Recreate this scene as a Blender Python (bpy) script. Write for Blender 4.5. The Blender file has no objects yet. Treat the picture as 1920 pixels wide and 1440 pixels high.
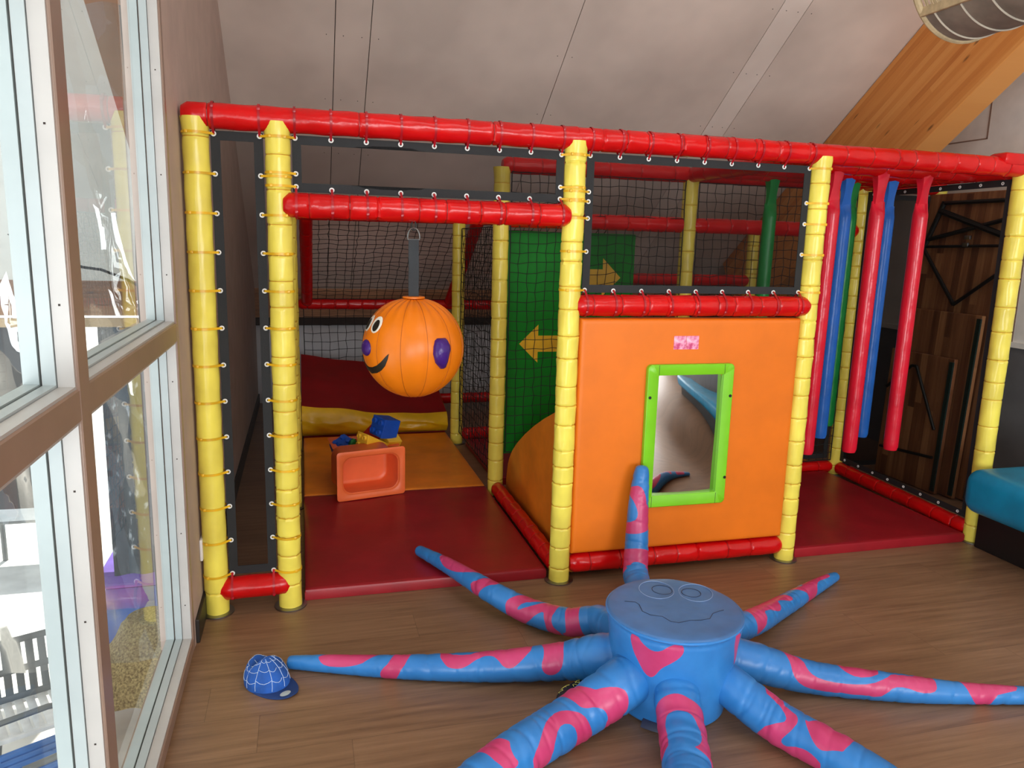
import bpy, bmesh, math, random
import numpy as np
from mathutils import Vector, Matrix, noise

# ------------------------------------------------------------------ camera, world, lights, exposure
SC = bpy.context.scene
COL = SC.collection
CAM_F, CAM_LOC, CAM_YAW, CAM_PIT, CAM_ROL = 1431.42, (-1.1186, -3.1521, 1.5417), 0.2688, 0.1833, 0.0264
cam_data = bpy.data.cameras.new('camera')
cam_data.sensor_width = 36.0
cam_data.lens = CAM_F / 1920 * 36.0
cam_data.clip_start = 0.05
cam = bpy.data.objects.new('camera', cam_data)
COL.objects.link(cam)
_fw = Vector((math.sin(CAM_YAW)*math.cos(CAM_PIT), math.cos(CAM_YAW)*math.cos(CAM_PIT), -math.sin(CAM_PIT)))
_r0 = Vector((math.cos(CAM_YAW), -math.sin(CAM_YAW), 0)); _u0 = _r0.cross(_fw)
_r = math.cos(CAM_ROL)*_r0 + math.sin(CAM_ROL)*_u0; _u = -math.sin(CAM_ROL)*_r0 + math.cos(CAM_ROL)*_u0
_m = Matrix((_r, _u, -_fw)).transposed().to_4x4(); _m.translation = Vector(CAM_LOC)
cam.matrix_world = _m
SC.camera = cam
SC.view_settings.view_transform = 'Standard'
SC.view_settings.look = 'None'
SC.view_settings.exposure = -0.72
SC.view_settings.gamma = 1.0
SC.view_settings.use_curve_mapping = False

world = bpy.data.worlds.new('daylight'); SC.world = world; world.use_nodes = True
_bg = world.node_tree.nodes['Background']
_bg.inputs[0].default_value = (0.82, 0.92, 1.0, 1); _bg.inputs[1].default_value = 2.6

def light(name, kind, loc, target, energy, color=(1, 1, 1), size=None, size_y=None, angle=None):
    d = bpy.data.lights.new(name, kind); d.energy = energy; d.color = color
    if kind == 'AREA':
        d.shape = 'RECTANGLE'; d.size = size; d.size_y = size_y or size
    if angle: d.angle = angle
    if kind == 'POINT': d.shadow_soft_size = size
    o = bpy.data.objects.new(name, d); COL.objects.link(o)
    o.location = loc
    o.rotation_euler = (Vector(target) - Vector(loc)).to_track_quat('-Z', 'Y').to_euler()
    return o
light('sun', 'SUN', (-3, 8, 8), (-3.6, 4.8, 0), 16.0, (1, .96, .88), angle=math.radians(1))
light('rear_window_daylight', 'AREA', (1.5, -10.8, 2.0), (1.3, 0, 2.4), 600, (.97, .99, 1), 4.4, 2.2)
light('overhead_fill', 'AREA', (.9, -3.6, 4.9), (.9, -2.6, 0), 70, (.95, .98, 1), 3.2, 1.6)  # fill lamp added overhead to lift floor and ceiling; the roof has no opening
light('side_window_daylight', 'AREA', (-2.0, -5.2, .9), (2.5, 1.3, 2.9), 190, (.93, .97, 1), 1.4, 1.3)

# ------------------------------------------------------------------ naming helpers
def tag(o, label=None, cat=None, group=None, kind=None):
    if label: o['label'] = label
    if cat: o['category'] = cat
    if group: o['group'] = group
    if kind: o['kind'] = kind
    return o
def thing(name, label, cat, loc=(0, 0, 0), rz=0.0, group=None, kind=None):
    o = bpy.data.objects.new(name, None); COL.objects.link(o)
    o.empty_display_size = .05
    o.location = loc; o.rotation_euler = (0, 0, rz)
    return tag(o, label, cat, group, kind)
def copy_tree(o, parent=None):
    c = o.copy(); COL.objects.link(c)
    if parent is not None: c.parent = parent
    for ch in list(o.children): copy_tree(ch, c)
    return c

# ------------------------------------------------------------------ materials
def lin(c):
    def f(v):
        v /= 255.0
        return v/12.92 if v <= .04045 else ((v+.055)/1.055)**2.4
    return (f(c[0]), f(c[1]), f(c[2]), 1)
class NT:
    def __init__(s, name):
        s.m = bpy.data.materials.new(name); s.m.use_nodes = True
        s.t = s.m.node_tree; s.b = s.t.nodes['Principled BSDF']; s.out = s.t.nodes['Material Output']
    def n(s, kind, **kw):
        nd = s.t.nodes.new(kind)
        for k, v in kw.items():
            if k.startswith('i_'):
                key = k[2:]; nd.inputs[int(key) if key.isdigit() else key.replace('_', ' ')].default_value = v
            else: setattr(nd, k, v)
        return nd
    def l(s, a, b): s.t.links.new(a, b)
    def coord(s, scale=(1, 1, 1), which='Object'):
        tc = s.n('ShaderNodeTexCoord'); mp = s.n('ShaderNodeMapping'); mp.inputs['Scale'].default_value = scale
        s.l(tc.outputs[which], mp.inputs[0]); return mp.outputs[0]
    def noise(s, vec, scale, detail=4, rough=.55):
        nd = s.n('ShaderNodeTexNoise'); nd.inputs['Scale'].default_value = scale
        nd.inputs['Detail'].default_value = detail; nd.inputs['Roughness'].default_value = rough
        s.l(vec, nd.inputs['Vector']); return nd.outputs['Fac']
    def ramp(s, fac, stops):
        nd = s.n('ShaderNodeValToRGB'); e = nd.color_ramp.elements
        while len(e) < len(stops): e.new(.5)
        for el, (p, c) in zip(e, stops): el.position = p; el.color = lin(c) if len(c) == 3 else c
        s.l(fac, nd.inputs[0]); return nd.outputs[0]
    def mix(s, fac, a, b, mode='MIX'):
        nd = s.n('ShaderNodeMix'); nd.data_type = 'RGBA'; nd.blend_type = mode
        for sock, v in ((nd.inputs[0], fac), (nd.inputs[6], a), (nd.inputs[7], b)):
            if hasattr(v, 'links'): s.l(v, sock)
            else: sock.default_value = v
        return nd.outputs[2]
    def math(s, op, a, b=None):
        nd = s.n('ShaderNodeMath', operation=op)
        for i, v in enumerate((a, b)):
            if v is None: continue
            if hasattr(v, 'links'): s.l(v, nd.inputs[i])
            else: nd.inputs[i].default_value = v
        return nd.outputs[0]
    def bump(s, h, strength=.2, dist=.01):
        nd = s.n('ShaderNodeBump'); nd.inputs['Strength'].default_value = strength; nd.inputs['Distance'].default_value = dist
        s.l(h, nd.inputs['Height']); s.l(nd.outputs[0], s.b.inputs['Normal'])
    def set(s, rough=.5, metal=0, spec=.5, coat=0):
        s.b.inputs['Roughness'].default_value = rough; s.b.inputs['Metallic'].default_value = metal
        s.b.inputs['Specular IOR Level'].default_value = spec; s.b.inputs['Coat Weight'].default_value = coat
        return s
def plain(name, c, rough=.5, metal=0, spec=.5, var=.08, scale=6, bump=0, bscale=60, bdist=.002):
    k = NT(name); k.set(rough, metal, spec)
    v = k.coord()
    f = k.noise(v, scale, 3)
    dark = tuple(max(0, x*(1-var)) for x in c); lite = tuple(min(255, x*(1+var)) for x in c)
    k.l(k.ramp(f, [(.3, dark), (.7, lite)]), k.b.inputs['Base Color'])
    if bump: k.bump(k.noise(v, bscale, 3), bump, bdist)
    return k.m
def vinyl(name, c, rough=.28, wr=.25, scale=22, var=.07):
    k = NT(name); k.set(rough, 0, .38)
    v = k.coord()
    f = k.noise(v, 5, 3)
    dark = tuple(x*(1-var) for x in c); lite = tuple(min(255, x*(1+var)) for x in c)
    k.l(k.ramp(f, [(.3, dark), (.7, lite)]), k.b.inputs['Base Color'])
    k.bump(k.noise(v, scale, 3, .5), wr, .006)
    return k.m

M = {}
M['yellow'] = vinyl('yellow_vinyl', (244, 222, 92), .24, .12)
M['yellow_thread'] = plain('ochre_thread', (205, 150, 20), .5)
M['yellow_tie'] = plain('yellow_tie', (232, 180, 30), .3)
M['red'] = vinyl('red_vinyl', (206, 13, 15), .22, .3, 26)
M['red_thread'] = plain('dark_red_thread', (140, 12, 16), .4)
M['red_tie'] = plain('red_tie', (170, 22, 34), .25)
M['white_ring'] = plain('white_plastic', (242, 240, 235), .35)
M['steel'] = plain('brushed_steel', (150, 150, 150), .35, 1)
M['mat_red'] = vinyl('mat_red_vinyl', (148, 24, 34), .36, .3, 7)
M['mat_orange'] = vinyl('mat_orange_vinyl', (238, 138, 38), .36, .35, 7)
M['mat_yellow'] = vinyl('mat_yellow_vinyl', (222, 175, 22), .3, .6, 9)
M['mat_crimson'] = vinyl('crash_mat_red_vinyl', (140, 16, 22), .38, .3, 7)
M['orange'] = vinyl('orange_vinyl', (232, 118, 24), .42, .06, 14, .03)
M['ball_orange'] = vinyl('ball_orange_vinyl', (232, 122, 14), .34, .12, 14, .05)
M['ball_thread'] = plain('brown_seam_thread', (176, 88, 14), .5)
M['purple'] = vinyl('purple_vinyl', (62, 28, 112), .28, .5, 40)
M['black_felt'] = plain('black_vinyl', (18, 16, 16), .45)
M['eye_white'] = plain('white_vinyl', (238, 232, 222), .4)
M['strap'] = plain('charcoal_webbing', (46, 50, 54), .75, bump=.4, bscale=300)
M['lime'] = plain('lime_plastic', (126, 205, 32), .35, var=.03)
M['green_board'] = plain('green_board', (18, 124, 32), .5, spec=.2, var=.05)
M['arrow_yellow'] = plain('arrow_yellow', (226, 178, 36), .45)
M['tube_red'] = vinyl('tube_red', (212, 28, 50), .22, .2, 30)
M['tube_blue'] = vinyl('tube_blue', (44, 112, 206), .3, .15, 30)
M['tube_green'] = vinyl('tube_green', (28, 140, 62), .3, .15, 30)
M['net'] = plain('black_net_cord', (16, 15, 14), .8)
M['hem'] = plain('black_hem_fabric', (30, 31, 33), .75, bump=.3, bscale=200)
M['tub'] = plain('coral_plastic', (248, 116, 62), .4, var=.04)
M['brick_blue'] = plain('blue_brick_plastic', (22, 78, 176), .35)
M['brick_yellow'] = plain('yellow_brick_plastic', (245, 190, 50), .35)
M['brick_green'] = plain('green_brick_plastic', (20, 110, 40), .35)
M['brick_red'] = plain('red_brick_plastic', (180, 30, 24), .35)
M['teal'] = plain('teal_upholstery', (2, 130, 172), .4, bump=.15, bscale=14, bdist=.004)
M['bench_base'] = plain('black_bench_base', (14, 12, 12), .5)
M['white_paint'] = plain('white_gloss_paint', (184, 181, 178), .35, var=.03, bump=.08, bscale=40)
M['terrace_white'] = plain('white_terrace_board', (240, 240, 234), .5, var=.02, bump=.3, bscale=160)
M['taupe_paint'] = plain('taupe_frame_paint', (150, 126, 112), .35, var=.04)
M['cool_paint'] = plain('pale_grey_paint', (172, 182, 184), .35, var=.03)
M['wall_taupe'] = plain('taupe_wall_paint', (190, 170, 160), .7, var=.04, bump=.1, bscale=30)
M['skirting'] = plain('black_skirting', (34, 30, 28), .5)
M['panel_taupe'] = plain('roof_board', (226, 212, 201), .6, var=.06, scale=1.6, bump=.05, bscale=90)
M['panel_light'] = plain('roof_board_strip', (240, 228, 218), .6, var=.05, scale=1.6)
M['dark_gap'] = plain('dark_gap', (52, 42, 38), .8)
M['pale_wall'] = plain('pale_wall_panel', (246, 243, 236), .6, var=.03)
M['rear_wall'] = plain('brown_rear_wall', (128, 102, 88), .6)
M['grey_wall'] = plain('grey_wall_board', (104, 104, 106), .6, var=.05)
M['white_wall'] = plain('white_wall', (200, 202, 206), .7, var=.03)
M['black_metal'] = plain('black_metal', (26, 26, 24), .45, .4)
M['green_edge'] = plain('dark_green_edging', (20, 44, 38), .4)
M['sock'] = plain('outlet_white', (225, 220, 215), .4)
M['lamp_shell'] = plain('grey_lamp_fabric', (128, 116, 106), .75, var=.12, scale=9)
M['lamp_wood'] = plain('bleached_wood', (196, 176, 140), .6, var=.1, scale=30)
M['lamp_rib'] = plain('pale_rib', (206, 196, 180), .45)
M['sunlit_seat'] = plain('sunlit_white_seat_plastic', (235, 236, 236), .4)  # sunlight on the grey chair's seat, put into its colour as white
M['chair_grey'] = plain('grey_garden_plastic', (112, 116, 116), .5)
M['chair_blue'] = plain('blue_seat_plastic', (70, 120, 190), .4)
M['straw'] = plain('straw_thatch', (198, 172, 124), .85, var=.35, scale=60, bump=1, bscale=150, bdist=.02)
M['canvas'] = plain('dark_canvas', (58, 56, 56), .6, var=.2, scale=3)
M['paving'] = plain('pale_paving', (225, 220, 210), .8, var=.06, scale=3)
M['sunblue'] = plain('blue_cabinet', (60, 110, 190), .5)
M['violet'] = plain('violet_lid', (130, 95, 190), .5)
M['cap_blue'] = plain('cap_blue_cotton', (30, 86, 170), .8, var=.12, scale=20, bump=.3, bscale=220)
M['cap_navy'] = plain('cap_navy_brim', (26, 56, 112), .75)
M['cap_white'] = plain('white_print', (190, 210, 235), .7)
M['shoe_black'] = plain('black_shoe_fabric', (18, 18, 24), .6)
M['shoe_lime'] = plain('lime_shoe_print', (222, 218, 110), .5)
M['shoe_sole'] = plain('navy_rubber', (30, 40, 74), .5)

def wood(name, axis, cols, board, rough=.4, grain=1.0, knots=True, gap=0.0, bvar=.62):
    """boards running along object axis (0,1,2); `board` = (long length, board width); cols = three sRGB tones"""
    k = NT(name); k.set(rough, 0, .45)
    tc = k.n('ShaderNodeTexCoord'); sep = k.n('ShaderNodeSeparateXYZ'); k.l(tc.outputs['Object'], sep.inputs[0])
    ax = [sep.outputs[i] for i in range(3)]
    a = ax[axis[0]]; w = ax[axis[1]]
    row = k.math('FLOOR', k.math('DIVIDE', w, board[1]))
    wn = k.n('ShaderNodeTexWhiteNoise', noise_dimensions='1D'); k.l(row, wn.inputs['W'])
    col_i = k.math('FLOOR', k.math('ADD', k.math('DIVIDE', a, board[0]), k.math('MULTIPLY', wn.outputs['Value'], 7.3)))
    cmb = k.n('ShaderNodeCombineXYZ'); k.l(row, cmb.inputs[0]); k.l(col_i, cmb.inputs[1])
    wn2 = k.n('ShaderNodeTexWhiteNoise', noise_dimensions='2D'); k.l(cmb.outputs[0], wn2.inputs['Vector'])
    g = k.n('ShaderNodeCombineXYZ')
    k.l(k.math('MULTIPLY', a, 1.6), g.inputs[0]); k.l(k.math('MULTIPLY', w, 26.0), g.inputs[1])
    k.l(k.math('MULTIPLY', wn2.outputs['Value'], 31.0), g.inputs[2])
    n1 = k.noise(g.outputs[0], 1.6, 6, .65)
    tone = k.math('ADD', k.math('MULTIPLY', k.math('SUBTRACT', n1, .5), 1.3*grain), k.math('MULTIPLY', wn2.outputs['Value'], bvar))
    tone = k.math('ADD', tone, .49-bvar/2)
    c = k.ramp(tone, [(.05, cols[0]), (.5, cols[1]), (.95, cols[2])])
    if knots:
        kv = k.n('ShaderNodeCombineXYZ'); k.l(k.math('MULTIPLY', a, 3.2), kv.inputs[0]); k.l(k.math('MULTIPLY', w, 11.0), kv.inputs[1]); k.l(wn2.outputs['Value'], kv.inputs[2])
        vo = k.n('ShaderNodeTexVoronoi'); vo.inputs['Scale'].default_value = 1.0; k.l(kv.outputs[0], vo.inputs['Vector'])
        kf = k.ramp(vo.outputs['Distance'], [(.05, (1, 1, 1, 1)), (.13, (0, 0, 0, 1))])
        c = k.mix(k.math('MULTIPLY', kf, .75), c, lin(tuple(x*.45 for x in cols[0])))
    if gap:
        fr = k.math('FRACT', k.math('DIVIDE', w, board[1]))
        m1 = k.math('LESS_THAN', fr, gap/board[1])
        fr2 = k.math('FRACT', k.math('ADD', k.math('DIVIDE', a, board[0]), k.math('MULTIPLY', wn.outputs['Value'], 7.3)))
        m2 = k.math('LESS_THAN', fr2, gap/board[0])
        mm = k.math('MAXIMUM', m1, m2)
        c = k.mix(k.math('MULTIPLY', mm, .4), c, lin(tuple(x*.45 for x in cols[0])))
    k.l(c, k.b.inputs['Base Color'])
    k.bump(n1, .06, .003)
    return k.m
M['floor'] = wood('laminate_floor', (0, 1), ((106, 78, 58), (136, 104, 78), (156, 122, 94)), (1.28, .192), .42, 1.15, False, .002, .16)
M['beam'] = wood('glulam_timber', (0, 2), ((198, 116, 48), (222, 144, 68), (236, 166, 92)), (2.2, .042), .45, .5, True)
M['plank'] = wood('rough_plank', (0, 2), ((110, 74, 48), (150, 104, 70), (186, 138, 96)), (2.6, .13), .6, 1, True)
M['batten'] = wood('pale_batten', (0, 2), ((196, 160, 116), (214, 180, 136), (226, 196, 152)), (3, .2), .6, .6, False)
M['tabletop'] = wood('striped_tabletop', (2, 1), ((92, 52, 30), (140, 88, 54), (184, 130, 84)), (.7, .055), .45, .7, False)

def mesh_fabric(name, opacity, c=(26, 25, 25)):
    k = NT(name)
    d = k.n('ShaderNodeBsdfDiffuse'); d.inputs['Color'].default_value = lin(c)
    t = k.n('ShaderNodeBsdfTransparent')
    mx = k.n('ShaderNodeMixShader')
    v = k.coord()
    f = k.math('ADD', k.math('MULTIPLY', k.noise(v, 3, 2), .1), opacity-.05)
    k.l(f, mx.inputs[0]); k.l(t.outputs[0], mx.inputs[1]); k.l(d.outputs[0], mx.inputs[2])
    k.l(mx.outputs[0], k.out.inputs['Surface'])
    return k.m
M['mesh'] = mesh_fabric('black_mesh_fabric', .45)
M['mesh_dense'] = mesh_fabric('black_mesh_fabric_dense', .72)
def thin_glass(name, tint=(1, 1, 1), refl=1.0):
    k = NT(name)
    t = k.n('ShaderNodeBsdfTransparent'); t.inputs['Color'].default_value = (*tint, 1)
    g = k.n('ShaderNodeBsdfGlossy'); g.inputs['Roughness'].default_value = 0.0
    fr = k.n('ShaderNodeFresnel'); fr.inputs['IOR'].default_value = 1.5
    mx = k.n('ShaderNodeMixShader')
    k.l(k.math('MINIMUM', k.math('MULTIPLY', fr.outputs[0], refl), 1.0), mx.inputs[0])
    k.l(t.outputs[0], mx.inputs[1]); k.l(g.outputs[0], mx.inputs[2])
    k.l(mx.outputs[0], k.out.inputs['Surface'])
    return k.m
M['glass'] = thin_glass('window_glass', (.95, .97, .96), .38)
M['clear_pvc'] = thin_glass('clear_pvc', (.8, .84, .88), 2.2)
_k = NT('acrylic_mirror'); _k.set(.03, 1.0); _k.b.inputs['Base Color'].default_value = (.7, .68, .66, 1); M['mirror'] = _k.m
# patched octopus vinyl: blue with pink appliques, the patch outline comes from a surface attribute
_k = NT('blue_vinyl_pink_patches'); _k.set(.36, 0, .5)
_at = _k.n('ShaderNodeAttribute'); _at.attribute_name = 'patch'
_v = _k.coord(); _f = _k.noise(_v, 7, 3)
_blue = _k.ramp(_f, [(.3, (42, 116, 186)), (.7, (54, 132, 204))])
_pink = _k.ramp(_f, [(.3, (186, 52, 100)), (.7, (208, 70, 122))])
_k.l(_k.mix(_k.math('GREATER_THAN', _at.outputs['Fac'], 0.0), _blue, _pink), _k.b.inputs['Base Color'])
_k.bump(_k.noise(_v, 24, 3), .18, .005); M['octo'] = _k.m
M['octo_top'] = plain('worn_slate_blue_vinyl', (68, 114, 170), .5, var=.12, scale=5, bump=.1, bscale=30)
M['octo_seam'] = plain('blue_piping', (56, 128, 198), .4)
M['ink'] = plain('dark_stitching', (36, 48, 72), .6)
M['scuff'] = plain('pale_stitching', (130, 155, 195), .6)
_k = NT('pink_printed_paper'); _k.set(.4)
_v = _k.coord((30, 1, 30)); _f = _k.noise(_v, 1.2, 3)
_k.l(_k.ramp(_f, [(.38, (250, 200, 220)), (.5, (245, 150, 185)), (.62, (205, 70, 120))]), _k.b.inputs['Base Color']); M['sticker'] = _k.m

# ------------------------------------------------------------------ mesh builder
class MB:
    def __init__(s): s.v = []; s.f = []; s.m = []; s.at = None
    def add(s, V, F, mi=0):
        o = len(s.v); s.v.extend([tuple(p) for p in V])
        s.f.extend([tuple(i+o for i in q) for q in F]); s.m.extend([mi]*len(F)); return s
    def grid(s, rings, closed=True, mi=0, cap0=False, cap1=False, mfun=None):
        n = len(rings[0]); o = len(s.v)
        for r in rings: s.v.extend([tuple(p) for p in r])
        for i in range(len(rings)-1):
            k = mi if mfun is None else mfun(i)
            for j in range(n if closed else n-1):
                a = o+i*n+j; b = o+i*n+(j+1) % n
                s.f.append((a, b, b+n, a+n)); s.m.append(k)
        if cap0: s.f.append(tuple(o+j for j in range(n))[::-1]); s.m.append(mi)
        if cap1: s.f.append(tuple(o+(len(rings)-1)*n+j for j in range(n))); s.m.append(mi)
        return s
    def box(s, lo, hi, mi=0, bev=0.0, rot=None, org=(0, 0, 0), seg=2):
        lo = Vector(lo); hi = Vector(hi); c = (lo+hi)/2; d = hi-lo
        bm = bmesh.new(); bmesh.ops.create_cube(bm, size=1.0)
        for v in bm.verts: v.co = Vector((v.co.x*d.x, v.co.y*d.y, v.co.z*d.z))
        if bev > 0:
            bmesh.ops.bevel(bm, geom=list(bm.edges), offset=min(bev, min(d)*.49), segments=seg, profile=.5, affect='EDGES')
        bm.verts.index_update()
        R = rot if rot is not None else Matrix.Identity(3)
        V = [R @ (v.co + c) + Vector(org) for v in bm.verts]
        F = [[v.index for v in f.verts] for f in bm.faces]
        bm.free(); return s.add(V, F, mi)
    def tube(s, pts, r, n=10, mi=0, caps=True, closed=False):
        pts = [Vector(p) for p in pts]; N = len(pts)
        rad = r if callable(r) else ((lambda t: r) if not isinstance(r, (list, tuple)) else None)
        rings = []; up = None
        for i, p in enumerate(pts):
            if closed: t = pts[(i+1) % N]-pts[i-1]
            else: t = pts[min(i+1, N-1)]-pts[max(i-1, 0)]
            t.normalize()
            if up is None:
                up = Vector((0, 0, 1)) if abs(t.z) < .9 else Vector((0, 1, 0))
            a = up-t*up.dot(t)
            if a.length < 1e-5: a = t.orthogonal()
            a.normalize(); up = a; b = t.cross(a)
            rr = rad(i/(N-1)) if rad else r[i]
            rings.append([p+(a*math.cos(2*math.pi*k/n)+b*math.sin(2*math.pi*k/n))*rr for k in range(n)])
        if closed: rings.append(rings[0])
        return s.grid(rings, True, mi, caps and not closed, caps and not closed)
    def disc(s, c, r, h, n=32, mi=0, axis='z'):
        c = Vector(c)
        ax = {'x': (1, 2, 0), 'y': (2, 0, 1), 'z': (0, 1, 2)}[axis]
        def ring(rr, z):
            out = []
            for k in range(n):
                p = [0, 0, 0]; p[ax[0]] = rr*math.cos(2*math.pi*k/n); p[ax[1]] = rr*math.sin(2*math.pi*k/n); p[ax[2]] = z
                out.append(c+Vector(p))
            return out
        return s.grid([ring(r*.93, 0), ring(r, h*.15), ring(r, h*.8), ring(r*.93, h)], True, mi, True, True)
    def poly_prism(s, pts, d, mi=0):
        """closed polygon (3D, planar) extruded along vector d"""
        n = len(pts); d = Vector(d); P = [Vector(p) for p in pts]
        V = P+[p+d for p in P]
        F = [tuple(range(n))[::-1], tuple(range(n, 2*n))]+[(i, (i+1) % n, n+(i+1) % n, n+i) for i in range(n)]
        return s.add(V, F, mi)
    def build(s, name, mats, parent=None, smooth=True, attr=None, angle=40):
        me = bpy.data.meshes.new(name); me.from_pydata([tuple(v) for v in s.v], [], s.f); me.update()
        mats = mats if isinstance(mats, (list, tuple)) else [mats]
        for m in mats: me.materials.append(m)
        if len(mats) > 1: me.polygons.foreach_set('material_index', s.m)
        bm = bmesh.new(); bm.from_mesh(me); bmesh.ops.recalc_face_normals(bm, faces=bm.faces); bm.to_mesh(me); bm.free()
        if smooth:
            me.shade_smooth()
            try: me.set_sharp_from_angle(angle=math.radians(angle))
            except Exception: pass
        if attr is not None:
            a = me.attributes.new('patch', 'FLOAT', 'POINT'); a.data.foreach_set('value', attr)
        o = bpy.data.objects.new(name, me); COL.objects.link(o)
        if parent is not None: o.parent = parent
        return o
def local(o, loc):
    """move the object's origin to loc, keeping its geometry in place (parent at identity)"""
    me = o.data; me.transform(Matrix.Translation(-Vector(loc))); o.location = loc; return o
RND = random.Random(7)
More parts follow.
